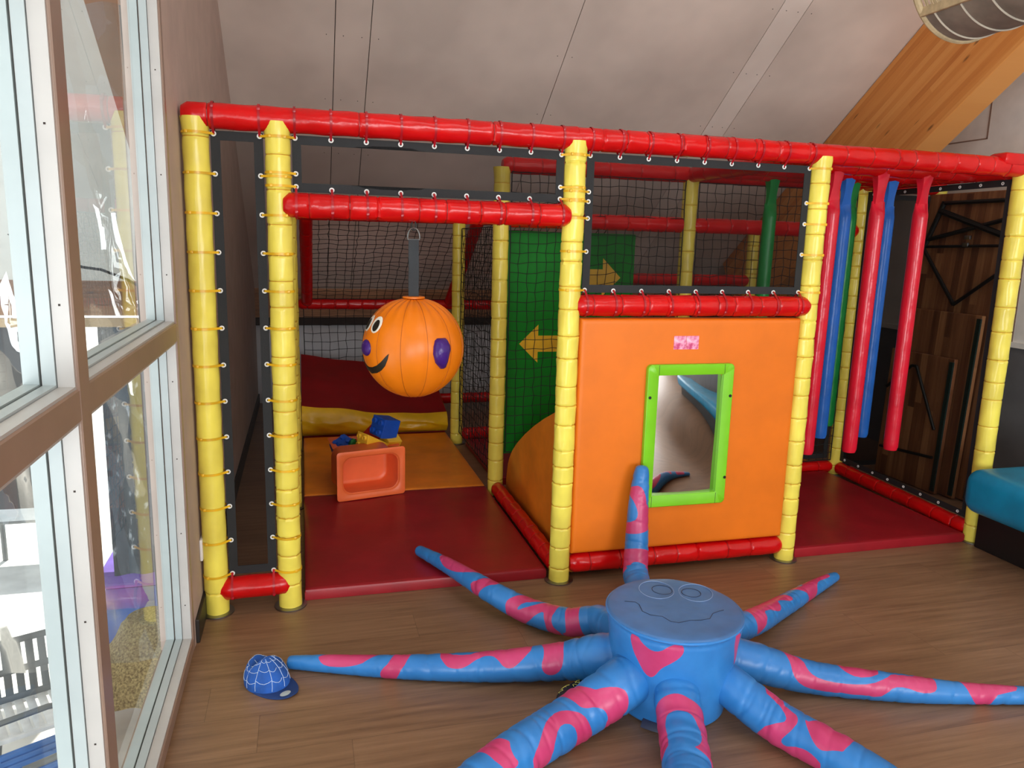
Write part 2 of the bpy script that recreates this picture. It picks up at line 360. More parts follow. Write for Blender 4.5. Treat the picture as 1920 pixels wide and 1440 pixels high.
TENT={"t3":{"c":[[-0.02,-0.94,0.14,0.082],[-0.138,-0.884,0.13,0.079],[-0.263,-0.801,0.08,0.066],[-0.529,-0.733,0.054,0.053],[-0.82,-0.647,0.042,0.041],[-1.067,-0.553,0.032,0.031],[-1.205,-0.499,0.025,0.023]],"p":[[[0.907,-0.1],[0.899,-0.8],[0.88,-1.33],[0.836,-1.34],[0.799,-1.13],[0.766,-0.72],[0.712,1.29],[0.766,1.29],[0.853,1.29]],[[0.685,1.29],[0.698,-0.66],[0.719,-1.31],[0.725,-1.85],[0.719,-3.35],[0.692,-3.35],[0.671,-1.52],[0.651,-0.66],[0.637,1.29],[0.664,1.29]],[[0.564,-0.1],[0.549,-0.75],[0.535,-1.09],[0.505,-1.16],[0.484,-0.96],[0.462,-0.59],[0.442,-0.3],[0.414,-0.32],[0.4,-0.67],[0.386,-1.13],[0.365,-1.24],[0.344,-0.94],[0.323,-0.55],[0.303,-0.09],[0.303,1.29],[0.421,1.29],[0.469,-0.04],[0.505,-0.08],[0.535,0.13],[0.557,1.29]],[[0.271,-0.03],[0.271,-0.67],[0.283,-1.16],[0.277,-1.58],[0.259,-1.81],[0.237,-1.71],[0.212,-1.24],[0.203,-0.64],[0.216,1.26],[0.242,1.28],[0.309,1.29],[0.303,-0.02],[0.29,1.29]]]},"t2":{"c":[[0.0,-0.88,0.14,0.058],[-0.032,-0.621,0.115,0.057],[-0.136,-0.515,0.07,0.056],[-0.26,-0.373,0.06,0.052],[-0.378,-0.227,0.085,0.046],[-0.506,0.042,0.092,0.036],[-0.617,0.28,0.085,0.025]],"p":[[[0.861,-0.25],[0.832,-0.94],[0.801,-1.31],[0.754,-1.18],[0.718,-0.82],[0.676,-0.1],[0.642,1.42],[0.655,1.42],[0.747,1.42],[0.807,1.4],[0.85,1.38]],[[0.649,-1.68],[0.635,-3.23],[0.623,-3.23],[0.61,-1.56],[0.593,-0.71],[0.562,0.16],[0.598,1.4],[0.629,-0.43],[0.655,-1.14]],[[0.503,-1.78],[0.511,-1.14],[0.503,-0.53],[0.448,1.31],[0.379,1.27],[0.418,-0.04],[0.456,-0.56],[0.468,-1.17],[0.464,-1.28],[0.435,-0.77],[0.401,-0.15],[0.366,1.26],[0.341,1.24],[0.337,-0.42],[0.345,-1.08],[0.333,-1.78],[0.313,-2.08],[0.321,-3.42],[0.353,-3.39],[0.362,-1.59],[0.37,-1.1],[0.375,-0.7],[0.396,-1.05],[0.414,-1.62],[0.427,-1.97],[0.464,-3.32],[0.495,-3.3]],[[0.309,-0.1],[0.298,-0.98],[0.298,-1.77],[0.305,-2.04],[0.313,-2.08],[0.302,-3.45],[0.261,-3.49],[0.257,-1.1],[0.257,1.15],[0.309,1.21]]]},"t1":{"c":[[0.1,-0.86,0.14,0.06],[0.16,-0.72,0.12,0.06],[0.25,-0.42,0.07,0.058],[0.28,-0.24,0.088,0.056],[0.305,-0.17,0.193,0.053],[0.319,-0.135,0.397,0.045],[0.336,-0.11,0.518,0.036],[0.34,-0.105,0.569,0.026]],"p":[[[0.899,-2.79],[0.915,-1.41],[0.922,-0.44],[0.895,0.19],[0.844,0.58],[0.808,1.87],[0.768,1.88],[0.754,0.66],[0.74,-0.66],[0.733,-2.77],[0.754,-2.77],[0.768,-2.77],[0.788,-0.72],[0.815,-0.39],[0.844,-0.63],[0.869,-1.14]],[[0.663,-2.79],[0.678,-1.15],[0.683,-0.28],[0.678,0.52],[0.658,1.85],[0.609,1.81],[0.564,2.07],[0.609,0.51],[0.624,-0.11],[0.624,-0.66],[0.605,-1.0],[0.584,-0.73],[0.572,-2.53],[0.613,-2.83]]]},"t4":{"c":[[-0.03,-0.99,0.15,0.082],[-0.156,-1.072,0.135,0.081],[-0.32,-1.121,0.085,0.074],[-0.544,-1.232,0.07,0.07],[-0.708,-1.329,0.062,0.062],[-0.851,-1.4,0.05,0.05],[-0.953,-1.442,0.035,0.03]],"p":[[[0.35,1.56],[0.293,1.56],[0.254,-0.31],[0.208,-0.51],[0.173,-0.85],[0.169,-1.33],[0.188,-1.92],[0.243,-3.11],[0.293,-3.09],[0.259,-1.83],[0.249,-1.68],[0.249,-1.22],[0.276,-0.9],[0.317,-0.72],[0.336,-0.48]],[[0.455,-0.25],[0.409,-0.18],[0.371,-0.43],[0.336,-0.85],[0.323,-1.51],[0.299,-3.08],[0.394,-3.08],[0.379,-1.68],[0.386,-0.96],[0.424,-0.71],[0.455,-0.96],[0.478,-1.35],[0.515,-3.08],[0.569,-1.45],[0.53,-0.97],[0.493,-0.56]],[[0.677,1.6],[0.64,1.6],[0.593,-0.12],[0.611,-0.4],[0.617,-0.78],[0.605,-1.18],[0.672,-1.14]]]},"t5":{"c":[[0.05,-1.06,0.15,0.075],[0.003,-1.16,0.135,0.073],[-0.032,-1.266,0.09,0.073],[-0.088,-1.411,0.075,0.072],[-0.147,-1.558,0.066,0.066],[-0.209,-1.707,0.05,0.05],[-0.252,-1.808,0.035,0.03]],"p":[[[0.231,2.54],[0.196,1.18],[0.187,0.58],[0.187,0.07],[0.209,-0.44],[0.24,-2.11],[0.274,-2.12],[0.338,-2.12],[0.409,-2.12],[0.492,-2.13],[0.48,-0.12],[0.451,-0.46],[0.409,-0.66],[0.361,-0.63],[0.305,-0.42],[0.279,-0.05],[0.269,0.38],[0.284,0.72],[0.315,0.88],[0.379,0.85],[0.462,0.85],[0.457,2.52],[0.379,2.53],[0.294,2.52]]]},"t6":{"c":[[0.17,-1.04,0.14,0.07],[0.213,-1.131,0.12,0.067],[0.292,-1.272,0.075,0.066],[0.384,-1.446,0.064,0.063],[0.442,-1.563,0.058,0.057],[0.511,-1.688,0.045,0.045],[0.564,-1.761,0.03,0.028]],"p":[[[0.208,-1.41],[0.239,-1.41],[0.285,-1.4],[0.331,-0.14],[0.374,0.03],[0.411,0.14],[0.426,0.48],[0.419,0.93],[0.404,1.28],[0.389,1.66],[0.404,1.87],[0.442,1.56],[0.48,1.44],[0.516,1.49],[0.555,1.81],[0.494,3.28],[0.389,3.27],[0.279,3.24],[0.312,1.56],[0.352,1.06],[0.389,0.69],[0.374,0.44],[0.338,0.16],[0.292,0.01],[0.246,-0.05]],[[0.434,0.07],[0.457,0.12],[0.48,-1.37],[0.6,-1.37],[0.609,0.64],[0.578,0.78],[0.543,1.09],[0.523,1.1],[0.494,0.87],[0.465,0.51]]]},"t7":{"c":[[0.2,-0.93,0.14,0.075],[0.375,-0.996,0.11,0.07],[0.584,-1.063,0.06,0.057],[0.861,-1.173,0.048,0.047],[1.058,-1.232,0.038,0.037],[1.283,-1.286,0.03,0.03],[1.404,-1.316,0.025,0.022]],"p":[[[0.214,-1.19],[0.284,0.17],[0.29,0.67],[0.313,1.0],[0.358,1.16],[0.417,1.16],[0.47,1.01],[0.513,0.47],[0.534,-0.09],[0.587,-0.05],[0.645,-1.28],[0.645,0.72],[0.632,1.2],[0.598,1.29],[0.559,0.97],[0.527,1.05],[0.513,1.49],[0.492,1.92],[0.432,1.84],[0.358,1.86],[0.301,1.81],[0.261,1.44],[0.24,0.83]],[[0.387,-0.05],[0.417,0.59],[0.454,0.67],[0.506,0.1],[0.477,-1.27],[0.402,-1.26]],[[0.716,-1.29],[0.726,0.76],[0.748,2.02],[0.789,3.35],[0.801,1.15],[0.836,0.84],[0.879,0.43],[0.879,-1.3],[0.801,-1.3]]]},"t8":{"c":[[0.18,-0.88,0.13,0.055],[0.543,-0.72,0.09,0.053],[0.788,-0.566,0.055,0.046],[1.048,-0.414,0.037,0.036],[1.206,-0.328,0.029,0.028],[1.292,-0.285,0.025,0.021]],"p":[[[0.301,-0.04],[0.321,-1.45],[0.401,-1.51],[0.434,-1.53],[0.478,-1.55],[0.544,-1.54],[0.593,0.19],[0.599,0.78],[0.562,0.68],[0.533,0.32],[0.499,0.18],[0.494,0.58],[0.472,1.03],[0.44,0.91],[0.412,0.57],[0.366,0.42],[0.36,1.1],[0.328,1.74],[0.301,2.05],[0.294,1.6],[0.294,0.91]],[[0.631,-1.56],[0.699,-1.56],[0.729,0.24],[0.762,-1.55],[0.813,-1.54],[0.885,-1.52],[0.936,-1.51],[0.938,0.41],[0.895,0.48],[0.833,0.28],[0.791,0.84],[0.762,3.09],[0.717,3.08],[0.711,1.01],[0.681,0.29]]]}}
BODYP=[[[-2.708,0.316],[-2.653,0.326],[-2.578,0.323],[-2.482,0.305],[-2.346,0.288],[-2.218,0.294],[-2.1,0.318],[-1.983,0.33],[-1.911,0.324],[-1.893,0.303],[-1.946,0.28],[-2.084,0.254],[-2.207,0.232],[-2.292,0.199],[-2.361,0.189],[-2.458,0.2],[-2.558,0.233],[-2.661,0.266]],[[-1.0,0.30],[-0.93,0.33],[-0.83,0.332],[-0.74,0.29],[-0.72,0.21],[-0.77,0.185],[-0.88,0.235]]]
FACE=[[[-0.151,0.072],[-0.117,0.058],[-0.112,0.038],[-0.122,-0.008],[-0.106,-0.038],[-0.072,-0.056],[-0.06,-0.094],[-0.039,-0.106],[0.006,-0.1],[0.041,-0.106],[0.075,-0.103],[0.103,-0.073],[0.131,-0.063],[0.152,-0.059]],[[0.049,0.101],[0.039,0.086],[0.027,0.075],[0.012,0.067],[-0.004,0.063],[-0.019,0.063],[-0.034,0.068],[-0.047,0.078],[-0.057,0.09],[-0.063,0.106],[-0.066,0.123],[-0.065,0.141],[-0.059,0.158],[-0.049,0.174],[-0.037,0.187],[-0.022,0.196],[-0.006,0.2],[0.011,0.2],[0.026,0.194],[0.04,0.184],[0.05,0.171],[0.056,0.154],[0.058,0.137],[0.056,0.119],[0.049,0.101]],[[0.174,0.052],[0.163,0.037],[0.15,0.026],[0.135,0.018],[0.119,0.014],[0.104,0.014],[0.09,0.019],[0.078,0.028],[0.069,0.04],[0.063,0.055],[0.061,0.072],[0.064,0.089],[0.07,0.106],[0.08,0.122],[0.093,0.134],[0.109,0.143],[0.125,0.147],[0.141,0.147],[0.156,0.142],[0.169,0.132],[0.178,0.119],[0.183,0.103],[0.184,0.086],[0.181,0.068],[0.174,0.052]],[[0.046,0.109],[0.041,0.101],[0.034,0.095],[0.026,0.091],[0.017,0.09],[0.008,0.09],[-0.001,0.093],[-0.008,0.099],[-0.014,0.106],[-0.018,0.114],[-0.02,0.123],[-0.019,0.133],[-0.016,0.142],[-0.011,0.15],[-0.004,0.156],[0.004,0.16],[0.013,0.162],[0.023,0.162],[0.031,0.158],[0.039,0.153],[0.045,0.146],[0.049,0.137],[0.05,0.128],[0.049,0.118],[0.046,0.109]],[[0.136,0.067],[0.131,0.06],[0.124,0.054],[0.116,0.051],[0.108,0.049],[0.099,0.05],[0.091,0.053],[0.084,0.058],[0.079,0.065],[0.075,0.072],[0.073,0.081],[0.074,0.09],[0.077,0.098],[0.082,0.105],[0.089,0.111],[0.097,0.114],[0.106,0.116],[0.114,0.115],[0.123,0.112],[0.13,0.107],[0.135,0.1],[0.139,0.092],[0.14,0.084],[0.139,0.075],[0.136,0.067]]]
def origin(o):
    t = Vector((0, 0, 0))
    while o is not None: t += o.location; o = o.parent
    return t
def part(mb, name, mats, parent=None, **kw):
    """build world-coordinate geometry as a child of an unrotated parent"""
    o = mb.build(name, mats, parent, **kw)
    if parent is not None: o.data.transform(Matrix.Translation(-origin(parent)))
    return o
def single(mb, name, mats, loc, label=None, cat=None, group=None, kind=None, **kw):
    """a thing that is one mesh, its origin moved to loc"""
    o = mb.build(name, mats, None, **kw); local(o, loc); return tag(o, label, cat, group, kind)
def struct(mb, name, mats, loc=(0, 0, 0), **kw):
    return single(mb, name, mats, loc, kind='structure', **kw)

# ------------------------------------------------------------------ room shell
WX, RX, BACK, REAR = -1.545, 3.45, 4.18, -11.0
TH = math.radians(35.5); RD = 3.3103
def roof_z(y): return (RD - math.sin(TH)*y)/math.cos(TH)
RIDGE = -1.4
struct(MB().box((WX-.12, REAR-.1, -.1), (RX+.1, BACK+.1, 0)), 'floor', M['floor'], smooth=False)
# sloped ceiling of boards, narrow strips between them, dark joints
mb = MB()
nrm = Vector((0, math.sin(TH), math.cos(TH)))
def roof_board(x0, x1, y0, y1, mi, lift=0.0, t=.018):
    a = [Vector((x0, y0, roof_z(y0))), Vector((x1, y0, roof_z(y0))), Vector((x1, y1, roof_z(y1))), Vector((x0, y1, roof_z(y1)))]
    mb.poly_prism([p + nrm*lift for p in a], nrm*t, mi)
joints = [WX-.02, -.9, -.69, .56, 1.845, 2.03, RX+.02]
for x0, x1, mi in zip(joints[:-1], joints[1:], (0, 0, 0, 0, 1, 0)):
    roof_board(x0+.0025, x1-.0025, RIDGE, BACK+.05, mi)
roof_board(WX-.03, RX+.03, RIDGE, BACK+.05, 2, .016, .08)
for x in joints[1:-1]:
    for s in (-.05, .05):
        y = .6
        while y < 4:
            p = Vector((x+s, y, roof_z(y))); mb.box(p-Vector((.0025, .0025, .002)), p+Vector((.0025, .0025, .002)), 2); y += .42
mb.box((WX-.12, REAR-.1, roof_z(RIDGE)), (RX+.1, RIDGE, roof_z(RIDGE)+.1), 0)
struct(mb, 'ceiling', [M['panel_taupe'], M['panel_light'], M['dark_gap']], smooth=False)
# left wall: solid part beyond the windows, gable above them
WTOP, WEND = 2.62, -9.8
mb = MB()
def wall_poly(pts, t=-.12): mb.poly_prism([(WX, y, z) for y, z in pts], (t, 0, 0))
wall_poly([(-.27, 0), (BACK+.05, 0), (BACK+.05, roof_z(BACK+.05)), (-.27, roof_z(-.27))])
wall_poly([(-.27, WTOP), (-.27, roof_z(-.27)), (RIDGE, roof_z(RIDGE)), (WEND, roof_z(RIDGE)), (WEND, WTOP)])
wall_poly([(WEND, 0), (WEND, roof_z(RIDGE)), (REAR-.1, roof_z(RIDGE)), (REAR-.1, 0)])
struct(mb, 'wall_left', M['wall_taupe'], smooth=False)
mb = MB()
def rwall(z0, z1f, mi):
    ys = [REAR-.1, RIDGE, BACK+.05]
    top = [min(z1f, roof_z(max(y, RIDGE))) for y in ys]
    if z1f > 4: pts = [(ys[0], z0), (ys[2], z0), (ys[2], top[2]), (ys[1], top[1]), (ys[0], top[0])]
    else: pts = [(ys[0], z0), (ys[2], z0), (ys[2], z1f), (ys[0], z1f)]
    mb.poly_prism([(RX, y, z) for y, z in pts], (.1, 0, 0), mi)
rwall(0, .95, 1); rwall(.95, 9, 0)
for y in (1.285, .87): mb.box((RX-.003, y-.006, 2.33 if y > 1 else .95), (RX+.01, y+.006, 3.4), 3)
mb.box((RX-.003, 1.28, 2.325), (RX+.01, 2.4, 2.334), 3)
for y in (.62, 1.05, -.1): mb.box((RX-.002, y-.003, 0), (RX+.01, y+.003, .95), 2)
mb.box((RX-.02, REAR, .94), (RX+.01, BACK, .975), 0)
struct(mb, 'wall_right', [M['pale_wall'], M['grey_wall'], M['dark_gap'], M['taupe_paint']], smooth=False)
struct(MB().box((WX-.12, BACK+.03, 0), (RX+.1, BACK+.13, roof_z(BACK)+.05)), 'wall_back', M['white_wall'], smooth=False)
struct(MB().box((WX-.1, BACK-.015, .81), (RX, BACK+.03, 1.075)), 'trim_1', M['plank'], smooth=False)
struct(MB().box((WX-.1, BACK-.01, .735), (RX, BACK+.03, .805)), 'trim_2', M['dark_gap'], smooth=False)
struct(MB().box((WX-.12, REAR-.1, 0), (-1.6, REAR, 5.2)).box((2.8, REAR-.1, 0), (RX+.1, REAR, 5.2)).box((-1.6, REAR-.1, 0), (2.8, REAR, 1.0)).box((-1.6, REAR-.1, 3.3), (2.8, REAR, 5.2)), 'wall_front', M['rear_wall'], smooth=False)
struct(MB().box((WX, -.245, 0), (WX+.014, BACK, .095), bev=.003), 'baseboard_left', M['skirting'], smooth=False)

# glulam rafter below the roof on the right
BL = 6.2
mb = MB().box((0, 0, -.70), (BL, .215, 0), bev=.004, seg=1)
bx = mb.build('roof_beam', M['beam'], smooth=False); bx['kind'] = 'structure'
p0 = Vector((2.93, 3.75, roof_z(3.75)))
X = Vector((0, -math.cos(TH), math.sin(TH))); Zv = nrm; Yv = Vector((1, 0, 0))
mm = Matrix((X, Yv, Zv)).transposed().to_4x4(); mm.translation = p0 - Zv*.004
bx.matrix_world = mm

# ------------------------------------------------------------------ window wall on the left: bars, beads, panes
def window(n, y0, y1, label):
    """bay between y0 (near the camera) and y1; transom z 1.17-1.24; recessed panes"""
    root = thing('window_%d' % n, None, None, (WX, (y0+y1)/2, 0), kind='structure')
    mb = MB()
    fx0, fx1 = WX-.091, WX
    a, b = y0, y1
    last = n == 1; bh = .012 if last else .0375
    for lo, hi in [((a-.0375, 0), (a+.0375, WTOP))]+([((b-.012, 0), (b+.022, WTOP))] if last else []):
        mb.box((fx0, lo[0], lo[1]), (fx1, hi[0], hi[1]), 0, bev=.003, seg=1)
    for z0, z1 in ((0, .05), (1.172, 1.237), (WTOP-.06, WTOP)):
        mb.box((fx0, a, z0), (fx1-.001, b, z1), 0, bev=.003, seg=1)
    part(mb, 'frame', [M['taupe_paint']], root, smooth=False)
    for z0, z1 in ((.05, 1.172), (1.237, WTOP-.06)):
        ya, yb = a+.0375, b-bh
        t = MB()                                  # inner glazing bead, white, with a groove
        for x0, x1, w, mi in ((WX-.036, WX-.006, .006, 0), (WX-.061, WX-.0375, .011, 1), (WX-.093, WX-.065, .014, 1)):
            t.box((x0, ya, z0), (x1, ya+w, z1), mi); t.box((x0, yb-w, z0), (x1, yb, z1), mi)
            t.box((x0, ya+w, z0), (x1, yb-w, z0+w), mi); t.box((x0, ya+w, z1-w), (x1, yb-w, z1), mi)
        for k in range(4):
            z = z0 + (z1-z0)*(k+.5)/4
            t.box((WX-.024, yb-.0065, z-.002), (WX-.020, yb-.005, z+.002), 2)
            t.box((WX-.024, ya+.005, z-.002), (WX-.020, ya+.0065, z+.002), 2)
        part(t, 'glazing_bead', [M['white_paint'], M['cool_paint'], M['dark_gap']], root, smooth=False)
        part(MB().add([(WX-.063, ya+.005, z0+.005), (WX-.063, yb-.005, z0+.005), (WX-.063, yb-.005, z1-.005), (WX-.063, ya+.005, z1-.005)], [(0, 1, 2, 3)]), 'pane', M['glass'], root, smooth=False)
    return root
edges = [-.29, -1.48, -2.67, -3.86, -5.05, -6.24, -7.43, -8.62, -9.8]
for i in range(8): window(i+1, edges[i+1], edges[i], '')

so = thing('wall_socket', 'white wall socket low on the taupe wall behind the left yellow post', 'socket', (WX, .01, .29))
part(MB().box((WX+.0005, -.04, .245), (WX+.012, .06, .335), bev=.004), 'plate', M['sock'], so)
part(MB().box((WX+.012, -.01, .27), (WX+.015, .03, .31), bev=.0015), 'insert', M['sock'], so)

# ------------------------------------------------------------------ padded play frame
frame = thing('play_frame', 'indoor soft play frame of yellow padded posts and shiny red padded rails', 'play frame', (0, 0, 0))
def pipe(p0, p1, r, pinches, seed, ends=(True, True), wr=1.0, flare=None):
    """padded vinyl sleeve from p0 to p1 with stitched pinches (distances along it) and radial wrinkles near them"""
    p0 = Vector(p0); p1 = Vector(p1); ax = p1-p0; L = ax.length; ax.normalize()
    u = ax.orthogonal().normalized(); w = ax.cross(u)
    rnd = random.Random(seed)
    ts = set()
    n = max(2, int(L/.022))
    for i in range(n+1): ts.add(round(L*i/n, 4))
    th = set()
    for q in pinches:
        if .01 < q < L-.01:
            for d in (-.014, -.008, -.0045, -.0018, .0018, .0045, .008, .014): ts.add(round(q+d, 4))
            th.add(round(q-.0018, 4))
    ts = sorted(t for t in ts if 0 <= t <= L)
    ph = [rnd.uniform(0, 6.28) for _ in range(12)]
    amp = {q: rnd.uniform(.5, 1.3) for q in pinches}
    NS = 22; rings = []; flags = []
    for t in ts:
        ring = []
        dq, near = min(((abs(t-q), q) for q in pinches), default=(9, None))
        base = r
        pin = .0
        if near is not None: pin = math.exp(-(dq/.0042)**2)*.0042*amp[near]; fold = math.exp(-dq/.016)*amp[near]
        else: fold = 0
        # stuffed sleeve swells a little between stitches
        en = min(t, L-t)
        endr = 1.0
        if (t < L/2 and ends[0]) or (t >= L/2 and ends[1]):
            if en < .03: endr = math.sqrt(max(0.0, 1-((.03-en)/.03)**2))*.32+.68
        if flare and t > L-.05: base = r*(1+.12*(t-L+.05)/.05)
        for k in range(NS):
            a = 2*math.pi*k/NS
            f = fold*.0028*math.sin(9*a+ph[0]+7*math.sin(t*3)) + .0010*wr*math.sin(3*a+t*17+ph[1])*math.sin(t*23+ph[2]) + .0007*wr*math.sin(5*a-t*41+ph[3])
            rr = (base-pin+f)*endr
            ring.append(p0+ax*t+(u*math.cos(a)+w*math.sin(a))*rr)
        rings.append(ring); flags.append(round(t, 4) in th)
    mb = MB(); mb.grid(rings, True, 0, True, True, mfun=lambda i: 1 if flags[i] else 0)
    return mb
def spaced(L, step, seed, lo=.05):
    rnd = random.Random(seed); out = []; t = lo+rnd.uniform(0, step*.5)
    while t < L-lo: out.append(t); t += step*rnd.uniform(.75, 1.25)
    return out
PR = .047
def post(x, y, z1, seed, step=.1, plate=True, r=PR, z0=.008, flare=True):
    L = z1-z0
    o = part(pipe((x, y, z0), (x, y, z1), r, spaced(L, step, seed) if step else [.09, L-.07], seed, (False, False), flare=flare), 'post', [M['yellow'], M['yellow_thread']], frame)
    if plate:
        part(MB().disc((x, y, .0005), .066, .007), 'base_plate', M['steel'], o)
    return o
def rail(p0, p1, seed, step=.16, r=PR, ends=(True, True)):
    L = (Vector(p1)-Vector(p0)).length
    return part(pipe(p0, p1, r, spaced(L, step, seed), seed, ends, 1.2), 'rail', [M['red'], M['red_thread']], frame)
ZT = 1.977
XA, XB, XD, XE, YG, YF = -1.491, -1.2, 1.2, 2.385, 1.24, 2.49
PA = post(XA, 0, 1.965, 1, None); PB = post(XB, 0, 1.965, 2, .105); PC = post(0, 0, 1.965, 3, .1); PD = post(XD, 0, 1.965, 4, .1); PE = post(XE, 0, 1.965, 5, .12)
post(0, YG, 1.965, 6, .11); post(XD, YG, 1.965, 7, .16); post(2.46, YG, 1.965, 8, .1); post(3.06, YG, 1.965, 9, .16)
post(XB, YG, 1.63, 10, .11); post(XB, YF, 1.69, 11, .13); post(0, YF, 1.70, 12, .11); post(2.46, YF, 1.70, 13, .13)
TOP1 = rail((-1.535, 0, ZT-.003), (-.0, 0, ZT), 21, .5, ends=(True, False)); TOP2 = rail((0, 0, ZT), (1.2, 0, ZT), 22, .13, ends=(False, False))
TOP3 = rail((1.2, 0, ZT), (2.75, 0, ZT-.004), 23, .12, ends=(False, True))
part(MB().box((2.2, -.055, ZT+.0), (2.34, .055, ZT+.062), bev=.02), 'lashing_fold', M['red'], TOP3)
LOW = rail((-1.185, -.022, 1.66), (-.025, -.022, 1.658), 24, .13); MID = rail((.025, -.012, 1.28), (1.19, -.012, 1.28), 25, .11)
ABB = rail((-1.475, -.008, .105), (-1.195, -.008, .11), 26, .5); CDB = rail((.045, -.0, .083), (1.165, 0, .083), 27, .14)
rail((0, .04, .058), (0, 1.2, .058), 28, .13, .042); rail((XE, .03, .058), (2.455, 1.2, .058), 29, .16, .042); rail((1.24, YG, .058), (2.42, YG, .058), 30, .15, .042)
rail((XD, .0, ZT), (XD, YG, ZT), 31, .15); rail((0, YG, ZT), (1.2, YG, ZT), 32, .2); rail((1.2, YG, ZT), (2.46, YG, ZT), 33, .2); rail((2.46, YG, ZT), (3.1, YG, ZT), 34, .2)
rail((XE, .0, ZT-.005), (2.46, YG, ZT), 35, .2)
for q, (yy, s) in enumerate(((.3, 36), (.6, 37), (.85, 38))): rail((1.2, yy, ZT-.005), (2.4, yy, ZT-.005), s, .14)
rail((.04, YG, 1.675), (1.17, YG, 1.675), 39, .14); rail((1.23, YG, 1.675), (2.43, YG, 1.675), 40, .14)
rail((-1.2, YF, 1.705), (0, YF, 1.71), 41, .2); rail((0, YF, 1.71), (1.2, YF, 1.71), 42, .2); rail((1.2, YF, 1.71), (2.46, YF, 1.71), 43, .2)
rail((.93, YF, 1.28), (2.43, YF, 1.28), 45, .16)
rail((.04, YF, .075), (1.16, YF, .075), 46, .16)
BY = 3.68
rail((-1.16, BY, .975), (1.25, BY, .975), 47, .12); rail((-.02, BY, .11), (1.25, BY, .11), 48, .16)
rail((-1.09, BY-.02, .99), (-1.09, 2.5, 1.70), 49, .2); rail((.15, BY-.02, .99), (.15, 2.5, 1.70), 50, .2)


# cable ties: a flat band round the sleeve, drawn out to the white eyelet of a screen
def tie(parent, c, axis, toward, mat, dist=.066, r=PR, w=.009):
    c = Vector(c); axis = Vector(axis).normalized(); d = Vector(toward).normalized(); e = axis.cross(d)
    R0 = r+.0015; al = math.acos(R0/dist); pts = []
    N = 26
    for k in range(N+1):
        a = al+(2*math.pi-2*al)*k/N; pts.append(c+(d*math.cos(a)+e*math.sin(a))*R0)
    tip = c+d*dist
    pts.append(tip-e*.003); pts.append(tip+e*.003)
    n = len(pts); mb = MB(); rings = []
    for i, p in enumerate(pts):
        out = (p-c); out.normalize()
        rings.append([p-axis*w/2, p+axis*w/2, p+axis*w/2+out*.0016, p-axis*w/2+out*.0016])
    rings.append(rings[0]); mb.grid(rings, True)
    q = c + (-d*.55-Vector((0, 1, 0))*.84 if abs(axis.y) < .5 else -d).normalized()*R0      # the tie's little head
    mb.box(q-Vector((.006, .004, .006)), q+Vector((.006, .004, .006)), bev=.002)
    return part(mb, 'cable_tie', mat, parent)
def eyelet(parent, c, normal='y', R=.0074, r=.0028):
    c = Vector(c); pts = []
    for k in range(18):
        a = 2*math.pi*k/18
        pts.append(c+(Vector((math.cos(a)*R, 0, math.sin(a)*R)) if normal == 'y' else Vector((0, math.cos(a)*R, math.sin(a)*R))))
    return part(MB().tube(pts, r, 8, closed=True), 'eyelet', M['white_ring'], parent)

def screen(name, label, x0, x1, z0, z1, y=-.004, hem=.034, dense=False, group=None, axis='y', sag=.006):
    """fabric screen in the x-z plane (axis y) or y-z plane (axis x), black hem all round"""
    P = (lambda a, z, d=0: (a, y+d, z)) if axis == 'y' else (lambda a, z, d=0: (y(a)+d if callable(y) else y+d, a, z))
    root = thing(name, label, 'mesh screen', P((x0+x1)/2, z0), group=group)
    def wob(a, z): return sag*math.sin((a-x0)*5.1+z*1.7)*math.sin((z-z0)/(z1-z0)*math.pi)*math.sin((a-x0)/(x1-x0)*math.pi)
    nx, nz = max(4, int((x1-x0)/.06)), max(4, int((z1-z0)/.06))
    mb = MB(); rows = []
    for i in range(nz+1):
        z = z0+(z1-z0)*i/nz
        rows.append([P(x0+(x1-x0)*j/nx, z, wob(x0+(x1-x0)*j/nx, z)) for j in range(nx+1)])
    mb.grid(rows, False)
    part(mb, 'mesh_sheet', M['mesh_dense' if dense else 'mesh'], root)
    hb = MB(); t = .0015
    def strip(a0, a1, c0, c1):
        lo = Vector(P(a0, c0, -t)); hi = Vector(P(a1, c1, t))
        hb.box([min(l, h) for l, h in zip(lo, hi)], [max(l, h) for l, h in zip(lo, hi)])
    if not callable(y):
        strip(x0, x0+hem, z0, z1); strip(x1-hem, x1, z0, z1); strip(x0+hem, x1-hem, z0, z0+hem); strip(x0+hem, x1-hem, z1-hem, z1)
    else:
        def q(a0, a1, c0, c1):
            hb.add([P(a0, c0, -t), P(a1, c0, -t), P(a1, c1, -t), P(a0, c1, -t), P(a0, c0, t), P(a1, c0, t), P(a1, c1, t), P(a0, c1, t)],
                   [(0, 1, 2, 3), (7, 6, 5, 4), (0, 4, 5, 1), (1, 5, 6, 2), (2, 6, 7, 3), (3, 7, 4, 0)])
        q(x0, x0+hem, z0, z1); q(x1-hem, x1, z0, z1); q(x0+hem, x1-hem, z0, z0+hem); q(x0+hem, x1-hem, z1-hem, z1)
    part(hb, 'hem', M['hem'], root, smooth=False)
    return root
S1 = screen('mesh_screen', 'tall narrow black mesh screen between the two leftmost yellow posts', XA+.052, XB-.052, .165, 1.922)
S2 = screen('mesh_screen', 'long low black mesh screen between top red rail and the rail the ball hangs from', XB+.052, -.05, 1.712, 1.922)
S3 = screen('mesh_screen', 'black mesh screen above the orange wall panel', .052, XD-.052, 1.335, 1.922)
S4 = screen('mesh_screen', 'black mesh screen on the right side in front of the stacked wooden tables', .06, 1.19, .11, 1.925, y=lambda a: XE+(2.46-XE)*a/YG, axis='x')
